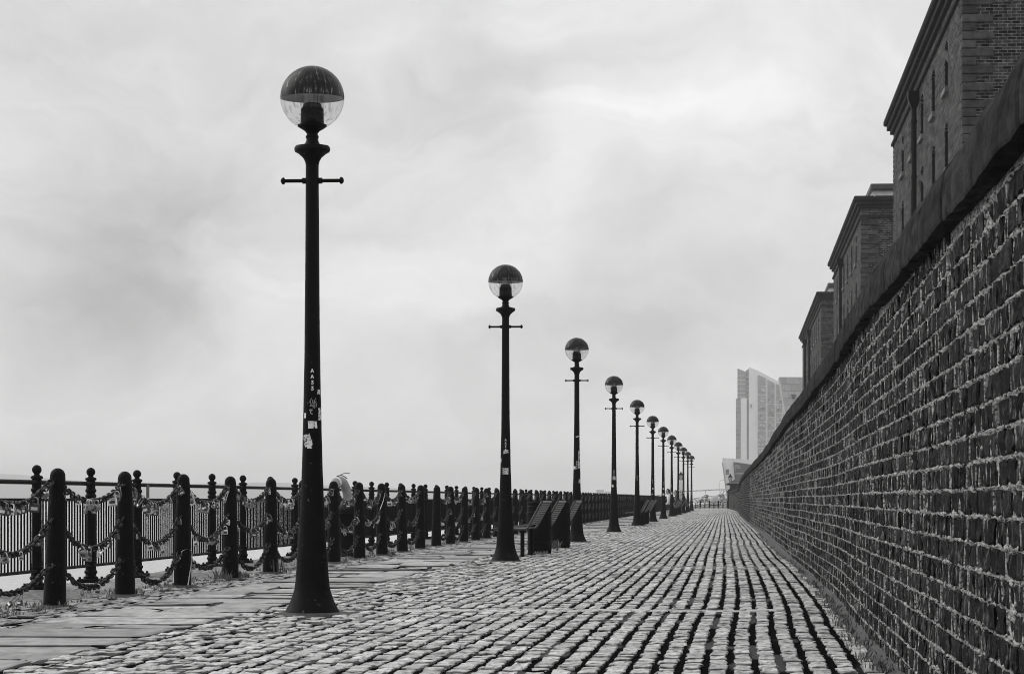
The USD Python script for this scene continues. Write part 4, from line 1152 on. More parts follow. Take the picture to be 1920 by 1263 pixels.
pm = lathe(np.vstack([post, ball]), 22)
pm_far = lathe(np.vstack([post[::2], ball[::3], [(0, 1.111)]]), 10)
ys_post = []
for k in range(npost):
    p = P(RX0, rz0 + k * RP)
    ys_post.append(p[1])
    m = (pm if k < 40 else pm_far).copy(); mv(m, p[0], p[1], 0)
    po = obj('railing_post', m, M['iron'], rail, smooth=40)
    if k < 40:
        plate = cat([bx(p[0] - 0.11, p[0] + 0.11, p[1] - 0.13, p[1] + 0.13, -0.02, 0.03, 0.008)] + [tube([(p[0] + sx * 0.085, p[1] + sy * 0.10, 0.03), (p[0] + sx * 0.085, p[1] + sy * 0.10, 0.05)], 0.013, 6) for sx in (-1, 1) for sy in (-1, 1)])
        obj('base_plate', plate, M['iron_plain'], po, smooth=False)
ya, yb = ys_post[0] - 2, ys_post[-1]
obj('top_rail', tube([(rx, ya, 0.955), (rx, yb, 0.955)], 0.021, 14), M['iron_plain'], rail)
obj('upper_rail', bx(rx - 0.028, rx + 0.028, ya, yb, 0.785, 0.812, 0.004), M['iron_plain'], rail, smooth=False)
obj('lower_rail', bx(rx - 0.022, rx + 0.022, ya, yb, 0.145, 0.172, 0.004), M['iron_plain'], rail, smooth=False)
bars = []
NBAR = 18
for k in range(npost - 1):
    for q in range(NBAR):
        f = (q + 0.5) / NBAR
        y = ys_post[k] + 0.055 + f * (ys_post[k + 1] - ys_post[k] - 0.11)
        bars.append(tube([(rx, y, 0.17), (rx, y, 0.787)], 0.0085, 6 if k > 10 else 8, caps=False))
for m in bars[:300]:
    obj('bar', m, M['iron_plain'], rail, smooth=60)
o = obj('bars', cat(bars[300:]), M['iron_plain'], rail, smooth=60); tag(o, kind='stuff')

# small sign on the railing
p = P(RX0 + 0.06, 13.55)
sg = xf('railing_sign', (p[0], p[1], 0), 8); tag(sg, 'narrow dark sign with white print fixed to the railing behind the second bollard', 'sign')
obj('plate', bx(-0.004, 0.004, -0.16, 0.16, 0.62, 0.955, 0.002), M['lock_dark'], sg, smooth=False)
pr = []
for q in range(3):
    pr.append(bx(0.0045, 0.0055, -0.10, 0.10, 0.655 + q * 0.024, 0.667 + q * 0.024))
for zz, r0 in ((0.745, 0.026), (0.795, 0.020)):
    pr.append(tube([(0.005, 0.02 + 2.2 * r0 * math.cos(q), zz + r0 * math.sin(q)) for q in np.linspace(0, 2 * math.pi, 16, endpoint=False)], 0.004, 5, closed=True))
pr.append(bx(0.0045, 0.0055, -0.115, -0.085, 0.73, 0.82))
obj('printed_mark', cat(pr), M['ink'], sg, smooth=False)

# lifebuoy hung on the railing
p = P(RX0 + 0.13, 19.9)
lb_ = xf('lifebuoy', (p[0], p[1], 0.80), -18); tag(lb_, 'pale lifebuoy seen edge on, hung upright on the railing past the nearest lamp', 'lifebuoy')
tor = trimesh.creation.torus(0.285, 0.078, major_sections=48, minor_sections=18); rot(tor, math.pi / 2, (0, 1, 0)); tor.vertices[:, 0] *= 0.9
obj('ring', tor, M['buoy'], lb_, smooth=True)
for q in (0.35, 1.35, 2.0, 3.5):
    bnd = trimesh.creation.torus(0.079, 0.008, major_sections=18, minor_sections=6); bnd.vertices[:, 2] *= 3.0
    rot(bnd, math.pi / 2, (1, 0, 0)); mv(bnd, 0, 0, 0)
    bnd.vertices = bnd.vertices * [0.93, 1, 1.0]
    bnd.vertices = np.stack([bnd.vertices[:, 0], bnd.vertices[:, 1], bnd.vertices[:, 2]], -1)
    rot(bnd, 0, (1, 0, 0)); mv(bnd, 0, 0, 0.285); rot(bnd, q, (1, 0, 0))
    obj('band', bnd, M['ink'], lb_, smooth=True)
obj('rope', cat([tube(spline([(0.0, -0.09, 0.36), (0.0, 0.0, 0.375), (0.02, 0.08, 0.37), (0.05, 0.16, 0.33)], 6), 0.008, 6), tube(spline([(0.0, 0, 0.37), (0.05, 0.02, 0.40), (0.09, 0.06, 0.41), (0.13, 0.1, 0.405)], 6), 0.006, 6)]), M['lock_dark'], lb_)
obj('bracket', bx(-0.13, 0.0, -0.03, 0.03, -0.02, 0.02, 0.004), M['iron_plain'], lb_, smooth=False)

# squat mooring posts between bollards and railing
mp = [(0, -0.03), (0.20, -0.03), (0.20, 0.02), (0.165, 0.05), (0.155, 0.12), (0.160, 0.40), (0.175, 0.50), (0.196, 0.56), (0.200, 0.62), (0.188, 0.67), (0.15, 0.71), (0.08, 0.732), (0, 0.738)]
for (X0, z, lab) in ((-5.42, 18.0, 'squat domed mooring post behind the chains right of the nearest lamp'), (-5.40, 26.6, 'farther squat domed mooring post behind the chains, left of the second lamp')):
    p = P(X0, z)
    t = xf('mooring_post', p); tag(t, lab, 'mooring post')
    obj('body', lathe(np.vstack([mp[:2], spline(mp[2:-1], 4), mp[-1:]]), 32), M['iron'], t, smooth=45)
    obj('rim', lathe([(0.198, 0.575), (0.212, 0.585), (0.212, 0.605), (0.198, 0.615)], 32), M['iron_plain'], t, smooth=45)

# ------------------------------------------------------------------ benches and litter bins
W_ = 1.72
bench = Klass('bench_class')
side = spline([(-0.46, 0.385), (-0.40, 0.40), (-0.20, 0.392), (-0.05, 0.385), (0.0, 0.405), (0.03, 0.455), (0.10, 0.585), (0.185, 0.742), (0.205, 0.768)], 5)
for y in (0.0, W_):
    obj('side_frame', tube([(a, y, b) for a, b in side], 0.0165, 10), M['bench'], bench, smooth=60)
obj('front_bar', tube([(-0.46, 0, 0.385), (-0.46, W_, 0.385)], 0.0165, 10), M['bench'], bench)
obj('top_bar', tube([(0.205, 0, 0.768), (0.205, W_, 0.768)], 0.0165, 10), M['bench'], bench)


def lattice(Lg, Wd, rows, cols, th):
    """A pressed metal panel with staggered slots, in (x along, y across)."""
    pg = sbox(0, 0, Lg, Wd)
    holes = []
    for r in range(rows):
        for c in range(-1, cols + 1):
            a, b = Wd * (c + (0.5 if r % 2 else 0.0)) / cols + 0.016, Wd * (c + 1 + (0.5 if r % 2 else 0.0)) / cols - 0.016
            a, b = max(a, 0.03), min(b, Wd - 0.03)
            if b - a > 0.03:
                holes.append(sbox(Lg * (r + 0.22) / rows, a, Lg * (r + 0.80) / rows, b))
    for h in holes:
        pg = pg.difference(h)
    return extr(pg, th)


bk = lattice(0.36, W_ - 0.06, 10, 7, 0.012)
rot(bk, -math.atan2(0.742 - 0.455, 0.185 - 0.03), (0, 1, 0)); mv(bk, 0.04, 0.03, 0.445)
obj('backrest', bk, M['panel'], bench, smooth=False)
st = lattice(0.40, W_ - 0.06, 10, 7, 0.012); mv(st, -0.44, 0.03, 0.385)
obj('seat', st, M['panel'], bench, smooth=False)
for y in (0.04, W_ - 0.04):
    obj('leg', cat([bx(-0.10, -0.045, y - 0.028, y + 0.028, -0.02, 0.385, 0.005), bx(-0.14, -0.005, y - 0.06, y + 0.06, -0.02, 0.012, 0.003)]), M['iron_plain'], bench, smooth=False)
bin_class = Klass('litter_bin_class')
br = 0.178
bp_ = [(0, 0.06), (br * 0.99, 0.06), (br * 1.03, 0.07), (br * 1.03, 0.085), (br, 0.095), (br, 0.150), (br * 1.03, 0.158), (br * 1.03, 0.172), (br, 0.18), (br, 0.590), (br * 1.035, 0.597), (br * 1.035, 0.612), (br, 0.62), (br, 0.675), (br * 1.04, 0.683), (br * 1.04, 0.70), (br, 0.71), (br * 1.0, 0.73), (br * 1.05, 0.738), (br * 1.05, 0.755), (br * 0.92, 0.758), (br * 0.88, 0.70), (br * 0.86, 0.12), (0, 0.11)]
obj('bin_body', lathe(bp_, 36), M['iron_plain'], bin_class, smooth=30)
obj('liner_rim', lathe([(br * 0.90, 0.755), (br * 0.90, 0.765), (br * 0.72, 0.765), (br * 0.72, 0.755)], 30), M['iron_plain'], bin_class)
for q in range(4):
    f_ = bx(-0.045, 0.045, -0.02, 0.02, -0.02, 0.075, 0.01); mv(f_, 0, -br * 0.86, 0); rot(f_, q * math.pi / 2 + 0.5, (0, 0, 1))
    obj('foot', f_, M['iron_plain'], bin_class, smooth=False)
grp = [(17.75, 19.35, 21.45), (39.0, 41.2, 42.9), (60.9, 63.0, 65.0), (69.3, 78.5)]
names = [['nearest slotted metal bench, just right of the second lamp', 'middle slotted metal bench of the nearest group, behind the first litter bin', 'farthest slotted bench of the nearest group, touching the third lamp'],
         ['first bench of the second group, beside the fifth lamp', 'middle bench of the second group, between the fifth and sixth lamps', 'last bench of the second group, before the sixth lamp'],
         ['far bench under the person in the white jacket', 'far empty bench just behind the person in the white jacket', 'last empty bench of the third group, before the ninth lamp'], ['far bench under the seated person in dark clothes', 'farthest bench, under the person in a grey coat']]
for gi, zs in enumerate(grp):
    for bi, z in enumerate(zs):
        p = P(-2.87, z)
        x = instance(bench, 'bench', (p[0], p[1], 0.0)); tag(x, names[gi][bi], 'bench', 'slotted metal benches facing the river')
for (z, lab) in ((18.95, 'nearest black litter bin, behind the nearest bench'), (21.1, 'black litter bin between the second and third benches of the nearest group'), (40.4, 'far black litter bin among the second group of benches'), (42.3, 'farther litter bin, last of the second group of benches')):
    p = P(-2.885 if z < 30 else -3.0, z)
    x = instance(bin_class, 'litter_bin', (p[0], p[1], 0.0)); tag(x, lab, 'litter bin', 'black ribbed litter bins')
for (X0, z, lab) in ((-2.93, 20.7, 'leafy weed between the two nearest litter bins'), (-2.85, 18.75, 'short grass under the nearest litter bin')):
    p = P(X0, z)
    o = obj('weed', blades([(p[0], p[1], -0.01, 0.13)], 60, 0.16 if z > 20 else 0.06, int(z * 10), 0.8, 0.009), M['weed'], smooth=False); tag(o, lab, 'weed')
# two dark stones lying on the flags
for (px, py, lab) in ((805, 1065.5, 'small dark stone on the flagstones, the left of two'), (846, 1061, 'small dark stone at the flagstones\' edge, the right of two')):
    p = at(px, 1920.0 / (py - 936))
    s = trimesh.creation.icosphere(2, 0.03); s.vertices *= (1.1, 1.5, 0.6); s.vertices += 0.012 * (meshkit.noise(s.vertices * 40, 3)[:, None] - 0.5); mv(s, p[0], p[1], 0.015)
    o = obj('stone', s, M['soil'], smooth=True); tag(o, lab, 'stone')


# ------------------------------------------------------------------ people on the far benches
def hullchain(bones, edge=0.03):
    out = None
    for (a, ra, b, rb) in bones:
        sa = m3.Manifold.sphere(ra, 14).translate(tuple(a)); sb = m3.Manifold.sphere(rb, 14).translate(tuple(b))
        h = m3.Manifold.batch_hull([sa, sb])
        out = h if out is None else out + h
    mm = out.refine_to_length(edge).to_mesh()
    t = trimesh.Trimesh(mm.vert_properties[:, :3], mm.tri_verts)
    trimesh.smoothing.filter_taubin(t, iterations=6)
    return t


def person(loc, rotz, coat, label, lean=0.12):
    """Seated, facing local -X: seat at 0.40, feet on the ground in front."""
    t = xf('person', loc, rotz); tag(t, label, 'person', None)
    hip, chest, neck, head = np.array([0, 0, 0.50]), np.array([-lean, 0, 0.86]), np.array([-lean * 1.25, 0, 1.03]), np.array([-lean * 1.6, 0, 1.17])
    A = lambda *v: np.array(v, float)
    bones = [(hip, .125, chest, .135), (chest, .125, neck, .060), (neck, .052, head, .070), (head, .088, head + A(-.012, 0, .055), .088), (head + A(-.075, 0, -.01), .028, head + A(-.095, 0, 0.012), .014), (head + A(-.05, 0, -.075), .035, head + A(0, 0, 0), .07)]
    coatb = [(hip + A(0, 0.06, 0), .125, chest + A(0, .07, .03), .115), (hip + A(0, -.06, 0), .125, chest + A(0, -.07, .03), .115), (chest, .13, neck + A(0.01, 0, -.03), .085)]
    trous = []
    shoes = []
    for s in (-1, 1):
        sh, el, ha = chest + A(0, s * .175, .07), A(-lean - .06, s * .235, .63), A(-.33, s * .09, .56)
        bones += [(chest + A(0, s * .1, .06), .07, sh, .055), (sh, .05, el, .042), (el, .040, ha, .028), (ha, .030, ha + A(-.06, 0, -.01), .024)]
        for q in range(4):
            y = ha[1] + (q - 1.5) * 0.019
            bones += [(A(ha[0] - .06, y, ha[2]), .0095, A(ha[0] - .10, y, ha[2] - .012), .009), (A(ha[0] - .10, y, ha[2] - .012), .009, A(ha[0] - .118, y, ha[2] - .04), .008)]
        bones += [(ha + A(-.02, -s * .03, .0), .012, ha + A(-.065, -s * .05, -.005), .009)]
        coatb += [(chest + A(0, s * .1, .06), .085, sh, .068), (sh, .066, el, .056), (el, .054, ha + A(.04, 0, 0), .042)]
        hp_, kn, an, to = A(-.02, s * .09, .49), A(-.43, s * .12, .50), A(-.40, s * .12, .09), A(-.53, s * .13, .04)
        bones += [(hp_, .085, kn, .06), (kn, .055, an, .04), (an, .042, to, .036)]
        trous += [(hp_, .098, kn, .070), (kn, .068, an + A(0, 0, .02), .056)]
        shoes += [(an + A(0.02, 0, -.045), .045, to + A(0, 0, 0.005), .042)]
    obj('body', hullchain(bones, 0.022), M['skin'], t, smooth=True)
    for s in (-1, 1):
        e = trimesh.creation.icosphere(2, 0.011); mv(e, *(head + A(-.083, s * .031, .032))); obj('eye', e, M['dark'], t, smooth=True)
    obj('mouth', mv(bx(-.004, .004, -.022, .022, -.004, .004, .002), *(head + A(-.086, 0, -.052))), M['lock_dark'], t, smooth=False)
    obj('hair', hullchain([(head + A(.022, 0, .045), .092, head + A(-.005, 0, .088), .072), (head + A(.045, 0, -.02), .07, head + A(.03, 0, .06), .088)], 0.025), M['hair'], t, smooth=True)
    obj('jacket', hullchain(coatb), M[coat], t, smooth=True)
    obj('trousers', hullchain(trous), M['coat_dark'], t, smooth=True)
    obj('shoes', hullchain(shoes), M['dark'], t, smooth=True)


for (z, coat, lab, dy, dx) in ((60.9, 'coat_white', 'person in a white jacket sitting on a bench, mostly behind the eighth lamp', 0.9, -0.10), (69.3, 'coat_dark', 'person in dark clothes sitting on a far bench right of the white jacket', 0.8, -0.10), (78.5, 'coat_grey', 'person in a grey coat sitting on a bench, farthest right of the three', 0.9, -0.05)):
    p = P(-2.87, z)
    person((p[0] - 0.13, p[1] + dy, 0), 0, coat, lab)

# ------------------------------------------------------------------ end of the path: chain fence, hut, lanterns
fz = 117.0
endb = Klass('fence_post_class')
obj('post', lathe([(0, -0.05), (0.075, -0.05), (0.066, 0.55), (0.056, 0.60), (0.066, 0.615), (0.05, 0.64), (0.058, 0.68), (0.0, 0.735)], 16), M['iron_plain'], endb)
ends = Klass('short_fence_post_class')
obj('post', lathe([(0, -0.05), (0.055, -0.05), (0.045, 0.44), (0.03, 0.48), (0, 0.49)], 12), M['iron_plain'], ends)
pxs = [1296, 1313, 1330, 1347, 1364]
pts = [at(px, fz) for px in pxs]
pn = ['left of the gap', 'leftmost', 'second from left', 'second from right', 'rightmost, against the wall pier']
for i, p in enumerate(pts):
    x = instance(endb, 'fence_post', p); tag(x, f'black post of the chain fence across the path end, {pn[i]}', 'fence post', 'posts of the end chain fence')
for i in range(4):
    p = (pts[i] + pts[i + 1]) / 2
    x = instance(ends, 'short_fence_post', p + [0, 0.3, 0]); tag(x, f'short black post behind the end chain fence, {["first", "second", "third", "last"][i]} from left', 'fence post', 'short posts of the end chain fence')
    for lv, (zz, sg_) in enumerate(((0.66, 0.15), (0.42, 0.12), (0.22, 0.12))):
        a, b = pts[i], pts[i + 1]
        t = np.linspace(0, 1, 14)[:, None]
        c = a + (b - a) * t; c[:, 2] = zz - 4 * sg_ * (t * (1 - t))[:, 0]
        o = obj('fence_chain', tube(c, 0.022, 6), M['iron_plain']); tag(o, f'{lvname[lv]} chain of the end fence, {["first", "second", "third", "last"][i]} span from left', 'chain', 'chains of the end fence')
ke = bx(at(1290, 117.5)[0] - 3, at(1366, 117.5)[0], at(1330, 118.3)[1], at(1330, 118.3)[1] + 0.4, -0.12, 0.05, 0.03)
k_ = obj('path_end_kerb', ke, M['quay'], smooth=False, tone=0.6); tag(k_, kind='structure')

# hut with a hipped roof behind the end of the wall
hz = 119.0
h0, h1 = at(1368, hz), at(1368, hz + 6)
hut = xf('hut', (h0[0], h0[1], 0)); tag(hut, 'small hut with a hipped slate roof behind the end of the brick wall', 'hut')
HW, HD, EZ = 4.2, 5.0, 2.15
obj('wall', bx(0, HW, 0, HD, -0.05, EZ), M['brick_x'], hut, smooth=False)
obj('fascia', bx(-0.22, HW + 0.22, -0.22, HD + 0.22, EZ, EZ + 0.13, 0.01), M['dark'], hut, smooth=False)
obj('gutter', tube([(-0.27, -0.3, EZ + 0.05), (-0.27, HD + 0.2, EZ + 0.05)], 0.06, 8), M['sill'], hut)
o_ = 0.28
V = np.array([[-o_, -o_, EZ + .13], [HW + o_, -o_, EZ + .13], [HW + o_, HD + o_, EZ + .13], [-o_, HD + o_, EZ + .13], [HW / 2, HD * .42, EZ + 1.35], [HW / 2, HD * .58, EZ + 1.35]])
rf = obj('roof', (V, np.array([[0, 1, 4], [1, 2, 5], [1, 5, 4], [2, 3, 5], [3, 0, 4], [3, 4, 5], [0, 3, 2], [0, 2, 1]])), M['slate'], hut, smooth=False, tone=0.8)
for f_ in (0.2, 0.4, 0.6, 0.8):
    a = V[0] + (V[4] - V[0]) * f_; b = V[1] + (V[4] - V[1]) * f_
    obj('slate_course', tube([a, b], 0.025, 4), M['slate'], rf, smooth=False, tone=0.2)
lant = Klass('lantern_class')
obj('post', lathe([(0, 0), (0.10, 0), (0.10, 0.5), (0.06, 0.6), (0.045, 1.6), (0.06, 1.65), (0.035, 1.7), (0.03, 2.45), (0.07, 2.5), (0, 2.52)], 14), M['iron_plain'], lant)
obj('glass', trimesh.convex.convex_hull(np.array([[sx * a, sy * a, z] for (a, z) in ((0.10, 2.52), (0.185, 2.92)) for sx in (-1, 1) for sy in (-1, 1)])), M['pale'], lant, smooth=False)
obj('frame', cat([tube([(sx * 0.103, sy * 0.103, 2.5), (sx * 0.19, sy * 0.19, 2.93)], 0.014, 5) for sx in (-1, 1) for sy in (-1, 1)]), M['iron_plain'], lant, smooth=False)
obj('cap', lathe([(0.26, 2.93), (0.20, 2.97), (0.13, 3.06), (0.07, 3.14), (0.04, 3.18), (0.045, 3.22), (0.015, 3.26), (0, 3.34)], 12), M['iron_plain'], lant)
for (px, z, sc, lab) in ((1369.3, 122.0, 1.0, 'old lantern lamp above the hut at the end of the wall'), (1276.8, 112.0, 1.0, 'slim lantern lamp seen between the far street lamps')):
    p = at(px, z)
    x = instance(lant, 'lantern_lamp', p, scale=(sc, sc, sc)); tag(x, lab, 'lantern', 'old lantern lamps')


# ------------------------------------------------------------------ far buildings
def slab(poly, zc, depth, name, mt, parent, tone=None, front=0.0):
    """poly: image-measured outline turned into metres on a plane at depth zc, extruded away from the camera."""
    q = [at(px, zc, py) for px, py in poly]
    c0 = at(1377, zc)
    pg = Polygon([((p - c0) @ np.array([CY, SY, 0]), p[2]) for p in q])
    m = extr(pg, depth)
    v = m.vertices.copy()
    m.vertices = c0 * [1, 1, 0] + v[:, :1] * np.array([CY, SY, 0]) + np.array([0, 0, 1.0]) * v[:, 1:2] + (front + depth - v[:, 2:3]) * np.array([0.0, 1.0, 0.0])
    if m.volume < 0:
        m.invert()
    return obj(name, m, mt, parent, smooth=False, tone=tone)


TZ = 560.0
tw = xf('apartment_tower'); tag(tw, 'tall pale apartment tower with slanting roof and window grid, faded by haze', 'tower')
slab([(1404, 940), (1404, 688), (1422, 695), (1462, 716), (1500, 737), (1500, 940)], TZ, 18, 'main_slab', M['clad'], tw)
slab([(1398.5, 940), (1398.5, 694), (1404, 690.5), (1404, 940)], TZ, 15, 'glazed_strip', M['glazing'], tw, front=2.0)
slab([(1382.7, 760), (1382.7, 690), (1398.3, 696.5), (1398.3, 760)], TZ, 15, 'upper_wing', M['glazing'], tw, front=1.0)
slab([(1379.8, 940), (1379.8, 747), (1389, 746.5), (1389, 940)], TZ, 16, 'glazed_wing', M['glazing'], tw, front=0.5)
slab([(1389.1, 940), (1389.1, 746.2), (1400.3, 746), (1400.3, 940)], TZ, 16, 'white_panel', M['clad'], tw, front=0.0)
for k in range(12):
    y = 753 + k * 8.3
    slab([(1380.0, y), (1380.0, y - 0.9), (1388.9, y - 0.9), (1388.9, y)], TZ, 0.3, 'floor_band', M['clad_mid'], tw, tone=0.6, front=0.15)
for k in range(6):
    y = 704 + k * 8.2
    slab([(1383, y), (1383, y - 0.8), (1398.2, y - 0.8), (1398.2, y)], TZ, 0.3, 'floor_band', M['clad'], tw, front=0.65)
    slab([(1398.7, y + 3), (1398.7, y + 2.2), (1403.8, y + 2.2), (1403.8, y + 3)], TZ, 0.3, 'floor_band', M['clad'], tw, front=1.65)
slab([(1387.5, 745), (1387.5, 694), (1389, 695), (1389, 745)], TZ, 0.3, 'wing_mullion', M['clad_mid'], tw, tone=0.3, front=0.6)
slab([(1406.7, 764), (1406.7, 757.5), (1410, 757.5), (1410, 764)], TZ, 0.3, 'small_window', M['glazing'], tw, front=-0.32)
rw = np.random.default_rng(4)
tops_ = [702.5]
y = 725.0
cols_ = [(1421, 1435.6, 16.7, 724.0, 702.5, 708.5), (1439.2, 1452.2, 24.6, 733.7, 711.2, 718.0), (1455.3, 1466, 16.7, 742.0, 719.5, 724.5), (1469, 1480, 16.7, 750, 728.0, 733.5)]
for (xa, xb, st_, yb0, yt_l, yt_r) in cols_:
    wn_ = slab([(xa, yb0 - 1.6), (xa, yt_l), (xb, yt_r), (xb, yb0 - 1.6)], TZ, 0.4, 'window', M['glazing'], tw, front=-0.42)
    y = yb0
    while y < 905:
        wn_ = slab([(xa, y + st_ - 2.2), (xa, y), (xb, y), (xb, y + st_ - 2.2)], TZ, 0.4, 'window', M['glazing'], tw, front=-0.42)
        mid = y + st_ * 0.45
        slab([(xa, mid + 0.5), (xa, mid - 0.2), (xb, mid - 0.2), (xb, mid + 0.5)], TZ, 0.2, 'floor_edge', M['clad_mid'], wn_, tone=0.5, front=-0.65)
        for _ in range(3):
            a = xa + rw.random() * (xb - xa) * 0.7; yy_ = y + 0.8 + rw.random() * (st_ - 7)
            slab([(a, yy_ + 4), (a, yy_), (a + 3 + 2 * rw.random(), yy_), (a + 3.2, yy_ + 4)], TZ, 0.2, 'pane', M['glaz_light'] if rw.random() < 0.65 else M['mglass'], wn_, front=-0.66 - 0.22 * _)
        y += st_
MZ = 280.0
mu = xf('museum_building'); tag(mu, 'low pale stone clad building with slanting end and large dark window', 'building')
slab([(1365.5, 945), (1353.6, 858.2), (1400, 860.5), (1500, 865), (1500, 945)], MZ, 25, 'wedge', M['clad'], mu)
slab([(1364.2, 945), (1353.4, 866), (1355.2, 866), (1366.5, 945)], MZ, 0.5, 'painted_side_shade', M['clad_mid'], mu, tone=0.2, front=-0.52)  # darker strip painted as the shade on the thin left side
wn_ = slab([(1378.6, 915), (1375.2, 865.5), (1403, 869.5), (1440, 875), (1440, 915)], MZ, 0.4, 'window', M['mglass'], mu, front=-0.42)
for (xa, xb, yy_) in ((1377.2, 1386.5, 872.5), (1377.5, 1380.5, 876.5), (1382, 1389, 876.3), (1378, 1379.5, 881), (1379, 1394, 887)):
    slab([(xa, yy_ + 1.0), (xa, yy_ - 0.6), (xb, yy_ - 0.6), (xb, yy_ + 1.0)], MZ, 0.1, 'faint_lettering', M['clad_mid'], wn_, tone=0.5, front=-0.54)  # pale dashes for the illegible lettering across the dark window
for q in range(4):
    yy_ = 879.5 + q * 2.5
    slab([(1361.2, yy_ + 1.6), (1361.0, yy_), (1367.0, yy_), (1367.0, yy_ + 1.6)], MZ, 0.15, 'sign_line', M['mglass'], mu, front=-0.17)  # dark bars for the illegible text lines of a small sign
for q in range(5):
    slab([(1358.5 + q * 8, 862.5), (1358.3 + q * 8, 859.5), (1358.6 + q * 8, 859.5), (1358.8 + q * 8, 862.5)], MZ, 0.1, 'panel_joint', M['clad_mid'], mu, tone=0.5, front=-0.12)
up = xf('angular_building'); tag(up, 'grey panel clad building corner rising behind the wall, left of the farthest warehouse', 'building')
UZ = 250.0
for r_ in range(8):
    for c_ in range(5):
        y0_, y1_ = 707.5 + r_ * 13, 707.5 + (r_ + 1) * 13 - 0.5
        lx = lambda yy: 1461.5 + (yy - 707.5) * 0.165
        off = (r_ % 2) * 5
        xa0, xb0 = c_ * 12 - off, c_ * 12 + 11.6 - off
        if xb0 <= 0:
            continue
        xa0 = max(xa0, 0)
        slab([(lx(y1_) + xa0, y1_), (lx(y0_) + xa0, y0_), (lx(y0_) + xb0, y0_), (lx(y1_) + xb0, y1_)], UZ, 0.3, 'cladding_panel', M['clad_mid'], up, tone=rw.random(), front=0.0)
slab([(1461.8 + 40, 940), (1461.9, 707.9), (1520, 707.9), (1520, 940)], UZ, 15, 'inner_wall', M['clad_mid'], up, tone=0.0, front=0.32)
slab([(1487, 748), (1482.8, 739.3), (1493, 739), (1491, 745)], UZ, 0.2, 'opening', M['mglass'], up, front=-0.22)
slab([(1461.2, 707.7), (1461.2, 706.6), (1524, 706.9), (1524, 707.7)], UZ, 12, 'parapet', M['clad_mid'], up, tone=0.1)

# footbridge and other things beyond the fence
BZ = 210.0
fb = xf('footbridge'); tag(fb, 'pale sloping footbridge far beyond the end fence', 'bridge')


def beam(pa, pb, r, name, parent, z=BZ, mt='steel'):
    a, b = at(pa[0], z, pa[1]), at(pb[0], z, pb[1])
    return obj(name, tube([a, b], r, 6), M[mt], parent, smooth=60)


beam((1226, 929.5), (1262, 922.5), 0.10, 'upper_rail', fb); beam((1262, 922.5), (1302, 919.5), 0.10, 'upper_rail', fb); beam((1302, 919.5), (1364, 916.5), 0.10, 'upper_rail', fb)
beam((1300, 934), (1362, 926.5), 0.07, 'lower_rail', fb)
for (a, b) in (((1323, 918.6), (1323, 924)), ((1356, 917), (1356, 934)), ((1345, 932), (1354, 918)), ((1350, 934), (1359, 919)), ((1263, 923), (1268, 934)), ((1229, 930), (1234, 936))):
    beam(a, b, 0.06, 'strut', fb)
for (pa, pb, lab) in (((1302, 934.5), (1308.5, 940.5), 'sloping handrail just left of the end fence'),):
    a, b = at(pa[0], 124, pa[1]), at(pb[0], 124, pb[1])
    o = obj('handrail', cat([tube([a, b], 0.03, 6), tube([b, b * [1, 1, 0]], 0.03, 6)]), M['iron_plain']); tag(o, lab, 'handrail')
# dome shaped shelter
c = at(1339.5, 170, None)
dm = xf('round_shelter', (c[0], c[1], 0)); tag(dm, 'grey round topped shelter beyond the end chain fence', 'shelter')
obj('shell', lathe([(0.66, -0.05)] + [(0.66 * math.cos(q), 0.55 + 0.78 * math.sin(q)) for q in np.linspace(0, math.pi / 2, 10)], 20), M['clad_mid'], dm, smooth=True, tone=0.0)
obj('base_ring', lathe([(0.66, 0.0), (0.70, 0.0), (0.70, 0.12), (0.66, 0.12)], 20), M['quoin'], dm, tone=0.5)
# bush behind the shelter
def leaf_ball(c, rad, n, seed, sz):
    r = np.random.default_rng(seed)
    d = r.normal(size=(n, 3)); d /= np.linalg.norm(d, axis=1, keepdims=True)
    p = d * (rad * (0.55 + 0.5 * r.random((n, 1)))) * [1, 1, 0.7] + c
    a = r.normal(size=(n, 3)); b = np.cross(a, d); a /= np.linalg.norm(a, axis=1, keepdims=True); b /= np.linalg.norm(b, axis=1, keepdims=True)
    V = np.stack([p - a * sz, p + b * sz * 0.6, p + a * sz], 1).reshape(-1, 3)
    return trimesh.Trimesh(V, np.arange(3 * n).reshape(-1, 3), process=False)


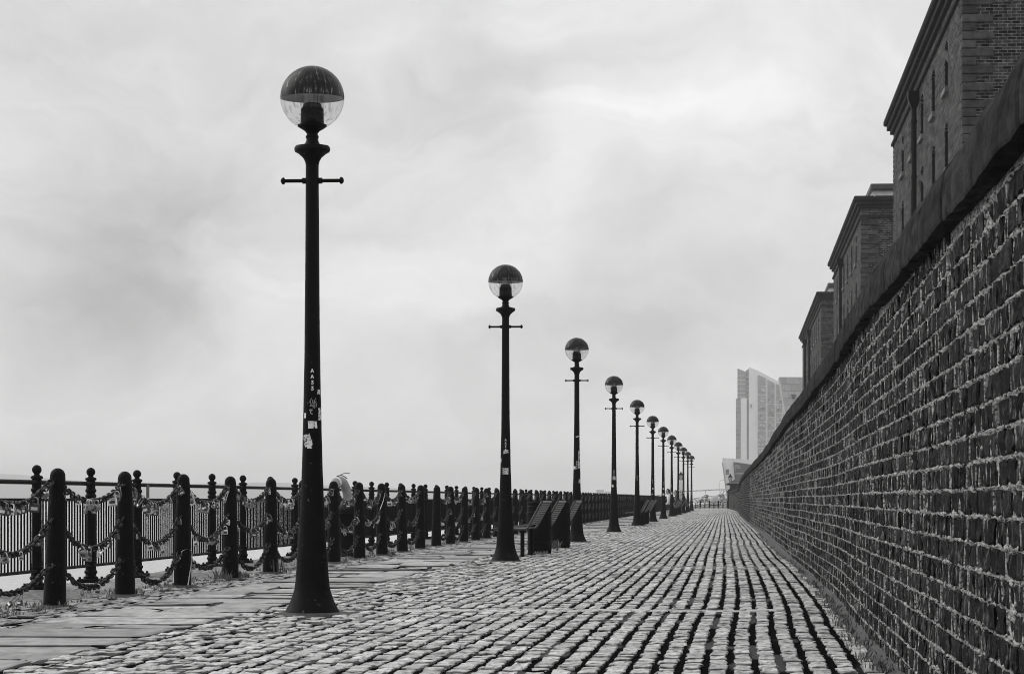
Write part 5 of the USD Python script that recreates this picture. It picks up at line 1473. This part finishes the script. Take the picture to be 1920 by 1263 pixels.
for (px, z, rad, lab) in ((1351, 190, 0.9, 'hazy bush right of the round shelter'), (1322, 200, 0.7, 'small hazy bush left of the round shelter')):
    c = at(px, z); t = xf('bush', c); tag(t, lab, 'bush')
    obj('foliage', cat([leaf_ball(np.array([dx, 0.2 * dx, 0.9 + dz]), rad * s_, 160, int(px) + q, 0.10) for q, (dx, dz, s_) in enumerate(((0, 0, 1), (-.6, -.3, .7), (.6, -.2, .7), (0.2, .4, .6)))]), M['bush'], t, smooth=False)
    obj('stem', tube([(0, 0, -0.1), (0.05, 0, 0.9)], 0.06, 6), M['soil'], t)
p = at(1349.5, 230); q = at(1357, 230)
cl = xf('tall_lamp_mast', p); tag(cl, 'thin curved lamp mast rising left of the pale museum building', 'lamp mast')
d_ = q - p
obj('mast', tube(spline([(0, 0, 0), (0, 0, 3.4), (d_[0] * .15, d_[1] * .15, 4.1), (d_[0] * .6, d_[1] * .6, 4.35), (d_[0], d_[1], 4.35)], 6), 0.035, 6), M['steel'], cl)
obj('head', mv(bx(-.15, .15, -.08, .08, -.05, .05, .02), d_[0], d_[1], 4.33), M['steel'], cl, smooth=False)
# towers across the river
for (px, zc, hw, ey, ty, lab) in ((1125, 1500, 7.0, 917.3, 911.2, 'larger left block with pyramid roof across the river'), (1139, 1500, 6.0, 921, 916, 'smaller right block with pyramid roof across the river'), (1174, 1650, 4.0, 925.5, 921.5, 'faint pointed roof block far across the river, left of a pair'), (1182.5, 1650, 4.0, 926, 922.5, 'faint pointed roof block far across the river, right of a pair')):
    c = at(px, zc); zc = zc * K; s_ = zc / FL * hw; ez = CAM_H + (936 - ey) / FL * zc; tz = CAM_H + (936 - ty) / FL * zc
    t = xf('waterfront_block', (c[0], c[1], 0), math.degrees(YAW)); tag(t, lab, 'building', 'pyramid roofed blocks across the river')
    bd = obj('wall', bx(-s_, s_, -s_, s_, -5.0, ez), M['clad_mid'], t, smooth=False, tone=0.0)
    obj('roof', trimesh.convex.convex_hull(np.array([[-s_ * 1.05, -s_ * 1.05, ez], [s_ * 1.05, -s_ * 1.05, ez], [s_ * 1.05, s_ * 1.05, ez], [-s_ * 1.05, s_ * 1.05, ez], [0, 0, tz]])), M['clad'], t, smooth=False)
    for r_ in range(3):
        obj('window_band', bx(-s_ * .85, s_ * .85, -s_ - 0.1, -s_ - 0.01, ez - 2.6 - r_ * 3.0, ez - 1.2 - r_ * 3.0), M['mglass'], t, smooth=False)

# ------------------------------------------------------------------ haze
HAZE = 0.00030
vol = usdkit.material(stage, L + 'haze_air', {'v': ('principled_volume', {'color': G(0.99), 'density': HAZE})}, [], volume='v.volume')
hz_ = obj('haze', bx(-4300, 4300, -950, 6400, -7.4, 66.0), vol, smooth=False)
tag(hz_, 'thin pale haze filling the air over quay and river', 'haze', kind='stuff')
